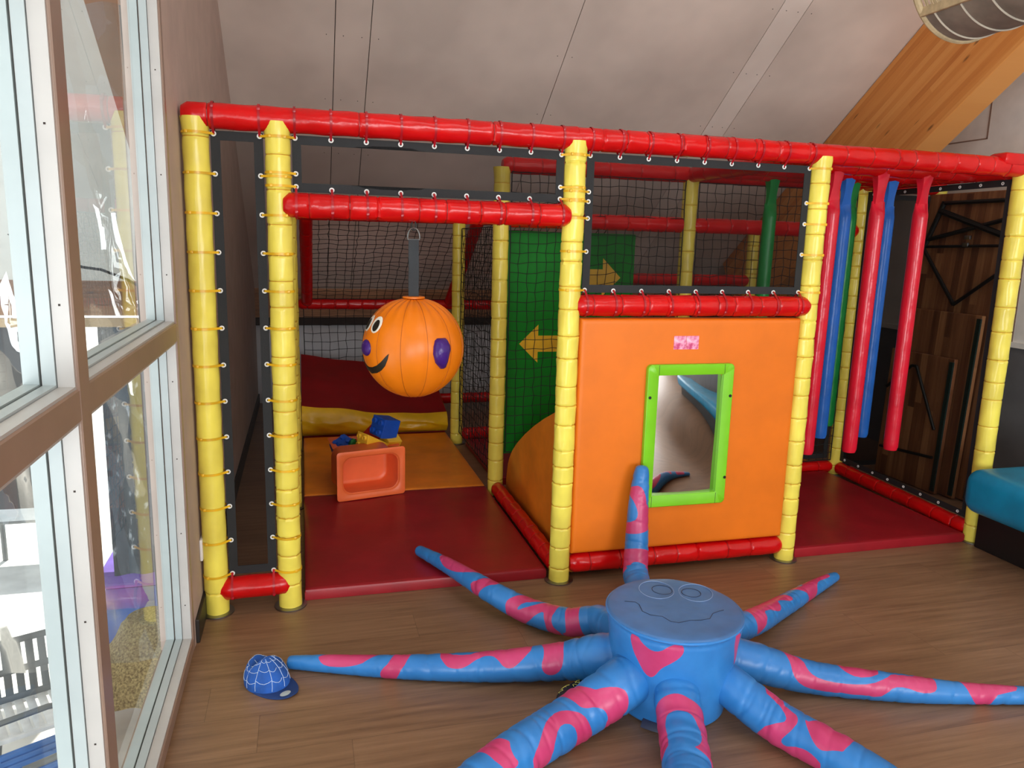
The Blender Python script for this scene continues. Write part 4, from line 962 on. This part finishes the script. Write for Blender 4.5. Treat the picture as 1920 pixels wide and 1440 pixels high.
def tentacle(key, seed):
    D = TENT[key]; S = catmull(D['c']); pos = S[:, :3]; rad = S[:, 3]
    seg = np.r_[0, np.cumsum(np.linalg.norm(np.diff(pos, axis=0), axis=1))]; L = seg[-1]
    # resample evenly
    n = int(L/.004); s = np.linspace(0, L, n); s = np.r_[s, [L+.0]]
    pos = np.stack([np.interp(s, seg, pos[:, k]) for k in range(3)], 1); rad = np.interp(s, seg, rad)
    tan = np.gradient(pos[:-1], axis=0); tan = np.vstack([tan, tan[-1]]); tan /= np.linalg.norm(tan, axis=1)[:, None]
    NS = 44; ph = np.linspace(-math.pi, math.pi, NS, endpoint=False)
    rnd = random.Random(seed); w = [rnd.uniform(0, 6.28) for _ in range(8)]
    V = []; UV = []
    for i in range(len(s)):
        t = tan[i]; up = np.array([0, 0, 1.]) if abs(t[2]) < .8 else np.array([0, -1., 0])
        N = up-t*(up@t); N /= np.linalg.norm(N); B = np.cross(t, N)
        u = s[i]; k = 1-u/L
        wr = (np.sin(u*88+w[0]+1.6*np.sin(ph+w[1]))*np.maximum(0, np.sin(u*13+w[2]+ph*.5))*.022 + np.sin(u*151+w[3]+2*np.sin(ph*2+w[4]))*.010*np.maximum(0, np.sin(u*21+w[5])) + .012*np.sin(2*ph+u*6+w[6])
              - .034*np.maximum(0, np.sin(u*118+w[7]+1.3*np.sin(2*ph+w[0])+.8*ph*np.sin(u*9)))**4*np.maximum(0, np.sin(u*17+w[3]+ph*.7)) - .03*np.maximum(0, np.sin(u*67+w[4]+.9*np.sin(ph+w[2])))**8)
        e = L-u; cap = math.sqrt(max(0, 1-(1-min(1, e/(rad[i]*.55)))**2)) if e < rad[i]*.55 else 1
        if i == len(s)-1: cap = .02
        r = rad[i]*(1+wr)*max(cap, .02)
        ring = pos[i]+(np.cos(ph)*r)[:, None]*N+(np.sin(ph)*r)[:, None]*B
        ring[:, 2] = np.maximum(ring[:, 2], .002)
        V.append(ring); UV.append(np.stack([np.full(NS, u), ph], 1))
    UV = np.concatenate(UV); at = np.full(len(UV), -1.0); sc = .055
    for poly in D['p']:
        Q = smooth_poly([(a*L, b*sc) for a, b in poly], 1)
        for sh in (-2*math.pi, 0, 2*math.pi):
            at = np.maximum(at, sdf(np.stack([UV[:, 0], (UV[:, 1]+sh)*sc], 1), Q))
    mb = MB().grid([[tuple(p) for p in r] for r in V], True, 0, True, True)
    return part(mb, 'tentacle', M['octo'], octo, attr=at.tolist(), angle=70)
for q, key in enumerate(('t1', 't2', 't3', 't4', 't5', 't6', 't7', 't8')): tentacle(key, 11+q)
rings = []; UV = []; NA = 120
for i in range(71):
    z = .004+(.338-.004)*i/70
    r = .185+.043*z/.34
    if z < .012: r -= .012-z
    ring = []
    for k in range(NA):
        a = -math.pi+2*math.pi*k/NA
        g = .0035*math.exp(-((z-.318)/.008)**2)*(1+.6*math.sin(a*46))+.0016*math.sin(a*7+z*30)*math.sin(z*25)
        ring.append((OC[0]+(r-g)*math.cos(a), OC[1]+(r-g)*math.sin(a), z)); UV.append((a, z))
    rings.append(ring)
at = np.full(len(UV), -1.0); U = np.array(UV)*np.array([.21, 1])
for poly in BODYP: at = np.maximum(at, sdf(U, smooth_poly([(x*.21, y) for x, y in poly], 2)))
part(MB().grid(rings, True, 0, True, True), 'body', M['octo'], octo, attr=at.tolist(), angle=70)
TR = .2285; rings = []
for r, z in ((TR-.004, .325), (TR, .330), (TR+.0005, .335), (TR-.003, .340), (TR-.012, .3425), (TR*.8, .3435), (TR*.4, .344), (TR*.02, .344)):
    rings.append([(OC[0]+r*math.cos(2*math.pi*k/96), OC[1]+r*math.sin(2*math.pi*k/96), z+.0009*math.sin(k*.8)*(1 if r > .2 else .3)) for k in range(96)])
top = part(MB().grid(rings, True, 0, True, True), 'seat_pad', M['octo_top'], octo)
part(MB().tube([(OC[0]+(TR-.0)*math.cos(2*math.pi*k/96), OC[1]+TR*math.sin(2*math.pi*k/96), .333) for k in range(96)], .0035, 6, closed=True), 'piping', M['octo_seam'], octo)
for q, line in enumerate(FACE):
    pts = [(OC[0]+x, OC[1]+y, .3442) for x, y in line]
    part(MB().tube(pts, .0013, 5), 'stitched_mouth' if q == 0 else ('stitched_eye' if q < 3 else 'stitched_pupil'), M['scuff' if q in (1, 2) else 'ink'], top)
# velcro flap at the foot of the body
mb = MB(); rows = []
for i in range(13):
    an = math.radians(-142+44*i/12)
    rows.append([(OC[0]+r*math.cos(an), OC[1]+r*math.sin(an), z) for r, z in ((.180, .03), (.198, .02), (.206, .0025), (.203, .0018), (.188, .016), (.178, .026))])
part(mb.grid(rows, True, 0, True, True), 'bottom_flap', M['shoe_sole'], octo)

# ------------------------------------------------------------------ child's cap, shoe
capl = Vector((-1.272, -.577, 0)); cap = thing('baseball_cap', 'crumpled blue child cap with white web lines on the floor by the window', 'cap', capl)
va = math.radians(-52)
cf = Vector((math.cos(va), math.sin(va), 0)); cs = Vector((-math.sin(va), math.cos(va), 0))
def cap_pt(az, el, lift=0.0):
    a = math.radians(az); e = math.radians(el)
    x = math.cos(e)*math.cos(a); y = math.cos(e)*math.sin(a); z = math.sin(e)
    ridge = math.exp(-((az-115)/16)**2)+math.exp(-((az+115)/16)**2)
    dent = math.exp(-(((x+.35)/.3)**2+((y)/.75)**2))*max(0, z)          # crown folded in behind the front panel
    k = 1-.07*ridge*max(0, math.sin(math.radians(2*el)))
    fx, fy, fz = (.084*k+lift)*x, (.074*k+lift)*y, (.098*k+lift)*max(z, 0)-.050*dent
    if x < -.2: fz += .016*(-x)*math.exp(-((el-45)/22)**2)
    fx -= .012*fz/.1
    return capl+cf*fx+cs*fy+Vector((0, 0, .004+fz+.0012*math.sin(az*.13+el*.11)))
rings = [[cap_pt(360*k/72, el) for k in range(72)] for el in (0, 3, 7, 12, 18, 25, 32, 40, 48, 56, 64, 71, 77, 82, 86, 89.5)]
crown = part(MB().grid(rings, True, 0, True, True), 'crown', M['cap_blue'], cap, angle=80)
mb = MB(); NV = 28; rows = []
for i in range(NV+1):
    a = -78+156*i/NV
    A = math.radians(a); ext = .062*math.cos(A*1.13)**.7 if abs(a) < 79.6 else 0
    row = []
    for j in range(7):
        t = j/6; b = cap_pt(a, 0)-capl
        dz = -.003*t*t+.010*(1-abs(math.sin(A)))*t
        row.append(capl+Vector((b.x, b.y, 0))*.985+cf*(ext*t)+Vector((0, 0, .006+dz)))
    rows.append(row)
mb.grid(rows, False); n0 = len(mb.v)
mb.grid([[Vector(p)-Vector((0, 0, .004)) for p in r] for r in rows], False)
W = 7
for i in range(NV):
    a0, b0 = i*W+W-1, (i+1)*W+W-1; mb.f.append((a0, b0, n0+b0, n0+a0)); mb.m.append(0)
part(mb, 'brim', M['cap_navy'], cap)
mb = MB()
def web(pts): mb.tube([cap_pt(a, e, .0009) for a, e in pts], .0009, 4)
for k in range(10):
    az0 = 36*k+8
    web([(az0+5*math.sin(k*2.1+e*.05), e) for e in (86, 70, 55, 40, 25, 12, 4)])
    for e0, sg in ((64, 4), (44, 5), (22, 5)):
        e0 += 3*math.sin(k*1.7)
        web([(az0+36*t+5*math.sin((k+t)*2.1+e0*.05), e0-sg*math.sin(math.pi*t)) for t in (0, .25, .5, .75, 1)])
part(mb, 'web_print', M['cap_white'], crown)
dsk = cap_pt(0, 0)+cf*.034+cs*(-.012)
part(MB().grid([[dsk+cf*(.013*s*math.cos(2*math.pi*k/20))+cs*(.020*s*math.sin(2*math.pi*k/20))+Vector((0, 0, .0075+.0015*(1-s))) for k in range(20)] for s in (1, .95, .5, .05)], True, 0, False, True), 'brim_sticker', M['cool_paint'], cap)

sl = Vector((-.262, -.925, 0)); shoe = thing('child_shoe', 'small black slip-on shoe with yellow lines tucked between two octopus arms', 'shoe', sl)
sa = math.radians(40); sf = Vector((math.cos(sa), math.sin(sa), 0)); ss = Vector((-math.sin(sa), math.cos(sa), 0))
rings = []; sole = []
for i in range(25):
    t = i/24; x = -.085+.17*t
    w = .030*math.sqrt(max(.0, 1-(2*t-1)**4))*(1+.12*math.sin(t*5))+.002
    h = .055-.022*max(0, (t-.35)/.65)**1.2; h *= math.sqrt(max(0.02, 1-(2*t-1)**8))
    rings.append([sl+sf*x+ss*(w*math.cos(a))+Vector((0, 0, .012+h*max(0, math.sin(a))**.8)) for a in [math.pi*2*k/24 for k in range(24)]])
    sole.append([sl+sf*(x*1.03)+ss*(sx*(w+.003))+Vector((0, 0, z)) for sx, z in ((-1, .001), (1, .001), (1.02, .014), (-1.02, .014))])
up_ = part(MB().grid(rings, True, 0, True, True), 'upper', M['shoe_black'], shoe)
part(MB().grid(sole, True, 0, True, True), 'sole', M['shoe_sole'], shoe)
mb = MB(); rnd = random.Random(5)
for k in range(10):
    i = rnd.randrange(2, 22); j = rnd.randrange(2, 10)
    pts = [Vector(rings[min(24, i+d)][(j+e) % 12])+Vector((0, 0, .0012)) for d, e in ((0, 0), (1, rnd.choice((-1, 0, 1))), (2, rnd.choice((-1, 1))), (3, 0))]
    mb.tube(pts, .0011, 4)
part(mb, 'yellow_print', M['shoe_lime'], up_)

# ------------------------------------------------------------------ bench, folded tables, hanging lamp
bench = thing('bench', 'teal upholstered bench on a black base at the right edge', 'bench', (2.75, -.9, 0))
part(MB().box((2.185, -4.3, .215), (2.95, -.062, .452), bev=.075, seg=6), 'seat_cushion', M['teal'], bench, angle=80)
part(MB().box((2.325, -4.25, 0), (2.9, -.07, .22), bev=.004, seg=1), 'base', M['bench_base'], bench, smooth=False)

def table(label, xb, y0, y1, h, lean, legs):
    root = thing('folding_table', label, 'folding table', (xb, (y0+y1)/2, 0), group=None)
    c, s = math.cos(lean), math.sin(lean)
    T = lambda x, y, z: Vector((xb+x*c+z*s, y, z*c-x*s+.03*s))
    R = Matrix(((c, 0, s), (0, 1, 0), (-s, 0, c)))
    org = Vector((xb, 0, .004+.03*s))
    mb = MB().box((0, y0, 0), (.028, y1, h), 0, bev=.004, seg=1, rot=R, org=org)
    part(mb, 'table_top', M['tabletop'], root, smooth=False)
    part(MB().box((-.012, y0+.0, .02), (.0, y0+.028, h-.02), rot=R, org=org), 'edge_strip', M['green_edge'], root, smooth=False)
    def bar(a, b, r): return part(MB().tube([T(-.018, *a), T(-.018, *b)], r, 8), 'leg_frame', M['black_metal'], root)
    for a, b, r in legs: bar(a, b, r)
    return root
ya, yb_ = .52, 1.255
t1 = table('tall folded table at the back of the stack, black crossed leg frame near its top', 2.885, ya, yb_, 1.93, math.radians(3.4),
      [((ya+.05, 1.87), (yb_-.16, 1.87), .013), ((yb_-.16, 1.88), (yb_-.05, 1.58), .016), ((yb_-.14, 1.82), (ya+.02, 1.64), .020), ((yb_-.06, 1.63), (ya+.02, 1.77), .014),
       ((yb_-.05, 1.585), (ya+.02, 1.60), .009), ((yb_-.05, 1.57), (.88, 1.22), .012), ((.88, 1.22), (ya+.02, 1.47), .012)])
part(MB().box((2.948, .83, 1.635), (2.965, .875, 1.66), bev=.003).box((2.948, .84, 1.59), (2.965, .885, 1.615), bev=.003), 'grey_clip', M['steel'], t1)
table('middle folded table of the stack, showing a plain striped top', 2.842, .60, 1.25, 1.17, math.radians(2.4), [])
table('shortest folded table at the front of the stack with V-shaped black leg', 2.797, .70, 1.24, .885, math.radians(2.0),
      [((1.22, .62), (1.02, .80), .010), ((1.02, .80), (.98, .80), .010), ((.98, .80), (.76, .42), .010), ((1.2, .20), (.74, .24), .010)])

lamp = thing('hanging_lamp', 'barrel shaped hanging lamp of grey ribbed fabric and reeds under the roof', 'lamp', (1.46, -1.0, 2.64))
LC, LR, LY0, LY1 = Vector((1.478, 0, 2.645)), .25, -.42, -1.75
def lp(a, y, r=LR): return Vector((LC.x+r*math.cos(math.radians(a)), y, LC.z+r*math.sin(math.radians(a))))
arc = [222+4*k for k in range(25)]
mb = MB(); ny = 12
mb.grid([[lp(a_, LY0+(LY1-LY0)*i/ny) for a_ in arc]+[lp(a_, LY0+(LY1-LY0)*i/ny, LR-.008) for a_ in arc[::-1]] for i in range(ny+1)], True, 0, True, True)
part(mb, 'fabric_shell', M['lamp_shell'], lamp)
for i in range(11):
    y = LY0-.06-.125*i
    part(MB().tube([lp(a_, y, LR+.002) for a_ in arc], .0035, 6), 'rib', M['lamp_rib'], lamp)
for y in (LY0, LY1):
    part(MB().tube([lp(a_, y, LR-.004) for a_ in range(0, 360, 6)], .014, 8, closed=True), 'end_hoop', M['lamp_wood'], lamp)
for a_ in (220, 320, 150, 30):
    q = lp(a_, LY0, LR-.002); part(MB().box((q.x-.008, LY1, q.z-.018), (q.x+.008, LY0, q.z+.018), bev=.003), 'batten', M['lamp_wood'], lamp)
mb = MB(); rnd = random.Random(3); k = 0
for side in (1, -1):
    y = LY0-.03
    while y > LY1+.03:
        if rnd.random() > .1:
            r = rnd.uniform(.0025, .0045)
            A = [lp(v, y, LR-.006) for v in ((150, 165, 180, 195, 208, 219) if side > 0 else (30, 15, 0, -15, -28, -39))]
            mb.tube(A, r, 5)
        y -= rnd.uniform(.007, .011)
rb = part(mb, 'reed_blind', M['lamp_wood'], lamp); rb['kind'] = 'stuff'
for y in (-.8, -1.4):
    part(MB().tube([(LC.x, y, LC.z+LR-.004), (LC.x, y, roof_z(max(y, RIDGE))-.0)], .004, 6), 'cable', M['black_metal'], lamp)
for dz in (0, .015, .03): part(MB().tube([lp(196+dz*200, LY0+.0, LR+.012+.0*dz)+Vector((.014*math.cos(t), .014*math.sin(t), 0)) for t in [2*math.pi*q/12 for q in range(12)]], .004, 6, closed=True), 'lashing', M['cool_paint'], lamp)

# ------------------------------------------------------------------ covered terrace and yard outside the windows (one storey down)
GZ = -2.4
struct(MB().box((-45, -12, GZ-.1), (WX-.14, 60, GZ)), 'terrace_ground', M['paving'], smooth=False)
mb = MB()
o_ = [Vector((WX-.14, .2, roof_z(.2))), Vector((-7, .2, roof_z(.2))), Vector((-7, 4.3, roof_z(4.3))), Vector((WX-.14, 4.3, roof_z(4.3)))]
mb.poly_prism(o_, nrm*.05)
for x in (-2.9, -4.15):
    for k in range(9):
        y = .6+.42*k; pz = Vector((x, y, roof_z(y))); mb.box(pz-Vector((.006, .006, .004)), pz+Vector((.006, .006, .003)), 1)
struct(MB().box((-6, -9, 3.9), (WX-.14, .19, 3.98)), 'sky_blocker', M['terrace_white'], smooth=False)  # unseen slab added to keep sky light off the window beads
struct(mb, 'terrace_ceiling', [M['terrace_white'], M['dark_gap']], smooth=False)
rf = MB().box((0, 0, -.24), (4.9, .17, 0)).build('terrace_rafter', M['plank'], smooth=False); rf['kind'] = 'structure'
q0 = Vector((-2.17, 4.2, roof_z(4.2))); mm = Matrix((X, Yv, Zv)).transposed().to_4x4(); mm.translation = q0-Zv*.003; rf.matrix_world = mm
struct(MB().box((-7, 4.12, .83), (WX-.14, 4.17, 1.17)), 'trim_3', M['plank'], smooth=False)
struct(MB().box((-7, 4.08, .735), (WX-.14, 4.15, .808)), 'trim_4', M['batten'], smooth=False)
for x in (-6.9, -1.8): struct(MB().box((x-.06, 4.18, GZ), (x+.06, 4.3, roof_z(4.3)+.02)), 'terrace_post', M['plank'], smooth=False)
_k = NT('speckled_tarp'); _k.set(.35, 0, .5); _v = _k.coord((9, 9, 3.2)); _f = _k.noise(_v, 1.5, 5, .6)
_k.l(_k.ramp(_f, [(.0, (62, 68, 76)), (.6, (92, 100, 108)), (.68, (215, 222, 228))]), _k.b.inputs['Base Color']); _k.bump(_f, .5, .03); M['tarp'] = _k.m
def curtain(name, label, cat, x0, x1, y, z0, z1, mat, amp, k):
    rows = []
    for i in range(17):
        z = z0+(z1-z0)*i/16
        rows.append([(x0+(x1-x0)*j/60, y+amp*math.sin(j*k+z*1.3)*(1-.5*i/16), z) for j in range(61)])
    mb = MB().grid(rows, False); n = len(mb.v)
    return single(mb, name, M[mat], ((x0+x1)/2, y, z0), label, cat)
curtain('canvas_blind', 'dark canvas blind hanging outside the left window', 'blind', -7, -3.02, 4.115, -.86, .735, 'canvas', .012, .35)
curtain('tarpaulin', 'grey speckled tarpaulin hanging outside the right window', 'tarpaulin', -2.84, -1.72, 4.1, -1.55, .735, 'tarp', .02, .5)
def garden_chair(label, loc, rz, seat):
    root = thing('garden_chair', label, 'garden chair', loc, rz, 'plastic garden chairs outside the window')
    W, D, H = .27, .25, .42
    mb = MB()
    for i in range(7): mb.box((-W+.02+i*.074, -D, H-.012), (-W+.076+i*.074, D, H+.006), bev=.004)
    mb.box((-W, -D-.02, H-.03), (W, -D+.03, H+.004), bev=.008); mb.box((-W, D-.03, H-.03), (W, D+.01, H+.004), bev=.008)
    mb.box((-W-.01, -D, H-.03), (-W+.03, D, H+.004), bev=.008); mb.box((W-.03, -D, H-.03), (W+.01, D, H+.004), bev=.008)
    mb.build('seat', M[seat], root)
    bk = MB(); Rb = Matrix.Rotation(math.radians(-14), 3, 'X')
    for i in range(6):
        x = -.2+i*.08; bk.box((x-.026, -.012, 0), (x+.026, .012, .44), bev=.006, rot=Rb, org=(0, D-.01, H))
    for z in (.0, .2, .42): bk.box((-.24, -.015, z), (.24, .015, z+.05), bev=.01, rot=Rb, org=(0, D-.01, H))
    bk.build('backrest', M['chair_grey'], root)
    for sx in (-1, 1):
        MB().tube([(sx*.29, -D+.02, H), (sx*.31, -D+.0, H+.16), (sx*.315, -D+.06, H+.21), (sx*.31, .1, H+.215), (sx*.28, D+.03, H+.2)], .022, 8).build('armrest', M['chair_grey'], root)
        for sy in (-1, 1):
            MB().tube([(sx*.26, sy*.23, H-.01), (sx*.29, sy*.27, .2), (sx*.305, sy*.30, 0.0)], [.03, .027, .022], 8).build('leg', M['chair_grey'], root)
    return root
garden_chair('grey plastic garden chair facing the window, the farther one', (-3.12, 2.72, GZ), math.radians(25), 'sunlit_seat')
garden_chair('garden chair with a blue seat partly hidden by the window post', (-2.86, 2.08, GZ), math.radians(-60), 'chair_blue')
gt = thing('garden_table', 'garden table in the bright yard beyond the chairs', 'garden table', (-4.35, 6.5, GZ))
part(MB().box((-4.75, 6.1, GZ+.70), (-3.9, 6.9, GZ+.74), bev=.01), 'table_top', M['chair_grey'], gt)
for sx in (-4.67, -3.98):
    for sy in (6.18, 6.82): part(MB().tube([(sx, sy, GZ), (sx, sy, GZ+.7)], .03, 8), 'leg', M['chair_grey'], gt)
ps = thing('thatched_parasol', 'straw thatched parasol below the right window', 'parasol', (-2.42, 3.2, GZ))
mb = MB(); rings = []
for i in range(15):
    t = i/14
    rings.append([(-2.42+(.14+.33*t)*math.cos(2*math.pi*k/72)*(1+.05*math.sin(k*5.3)*t), 3.2+(.14+.33*t)*math.sin(2*math.pi*k/72)*(1+.05*math.sin(k*5.3)*t), -1.50-.55*t-.03*abs(math.sin(t*9+k*.05))) for k in range(72)])
part(mb.grid(rings, True, 0, True, False), 'thatch', M['straw'], ps)
part(MB().tube([(-2.42, 3.2, GZ), (-2.42, 3.2, -1.57)], .03, 10), 'pole', M['plank'], ps)
cb = thing('outdoor_cabinet', 'blue cabinet with violet lid behind the straw parasol', 'cabinet', (-2.6, 4.62, GZ))
part(MB().box((-3.0, 4.35, GZ), (-2.2, 4.9, -1.79), bev=.02), 'box', M['sunblue'], cb)
part(MB().box((-3.03, 4.32, -1.785), (-2.17, 4.93, -1.60), bev=.03), 'lid', M['violet'], cb)

# clear plastic wind sheet with a black edge, and a slack cable, outside the right window
ws = thing('wind_sheet', 'clear plastic wind sheet with a black edge strip outside the windows', 'wind sheet', (-2.6, 1.5, -1.0))
rows = []
for i in range(41):
    z = -1.0+3.9*i/40
    rows.append([(-3.6+1.6*j/40, 1.5+.012*math.sin(j*.9+z*3)+.008*math.sin(z*11+j*.3), z) for j in range(41)])
part(MB().grid(rows, False), 'clear_sheet', M['clear_pvc'], ws)
part(MB().grid([[(-2.0+.008*math.sin(z*4), 1.497, z), (-1.962+.008*math.sin(z*4), 1.497, z), (-1.962+.008*math.sin(z*4), 1.503, z), (-2.0+.008*math.sin(z*4), 1.503, z)] for z in [-1.0+3.75*i/30 for i in range(31)]], True, 0, True, True), 'edge_strip', M['hem'], ws, smooth=False)
cp = [Vector(q) for q in ((-3.7, 3.5, 1.52), (-3.34, 3.6, 1.538), (-3.2, 3.6, 1.46), (-2.95, 3.6, 1.32), (-2.79, 3.6, 1.262), (-2.66, 3.6, 1.245), (-2.47, 3.6, 1.166), (-2.24, 3.6, 1.018), (-2.12, 3.7, .84), (-2.02, 4.02, .77))]
single(MB().tube(cp, .011, 8), 'cable', M['black_metal'], cp[4], 'dark slack cable hanging under the white terrace ceiling', 'cable')
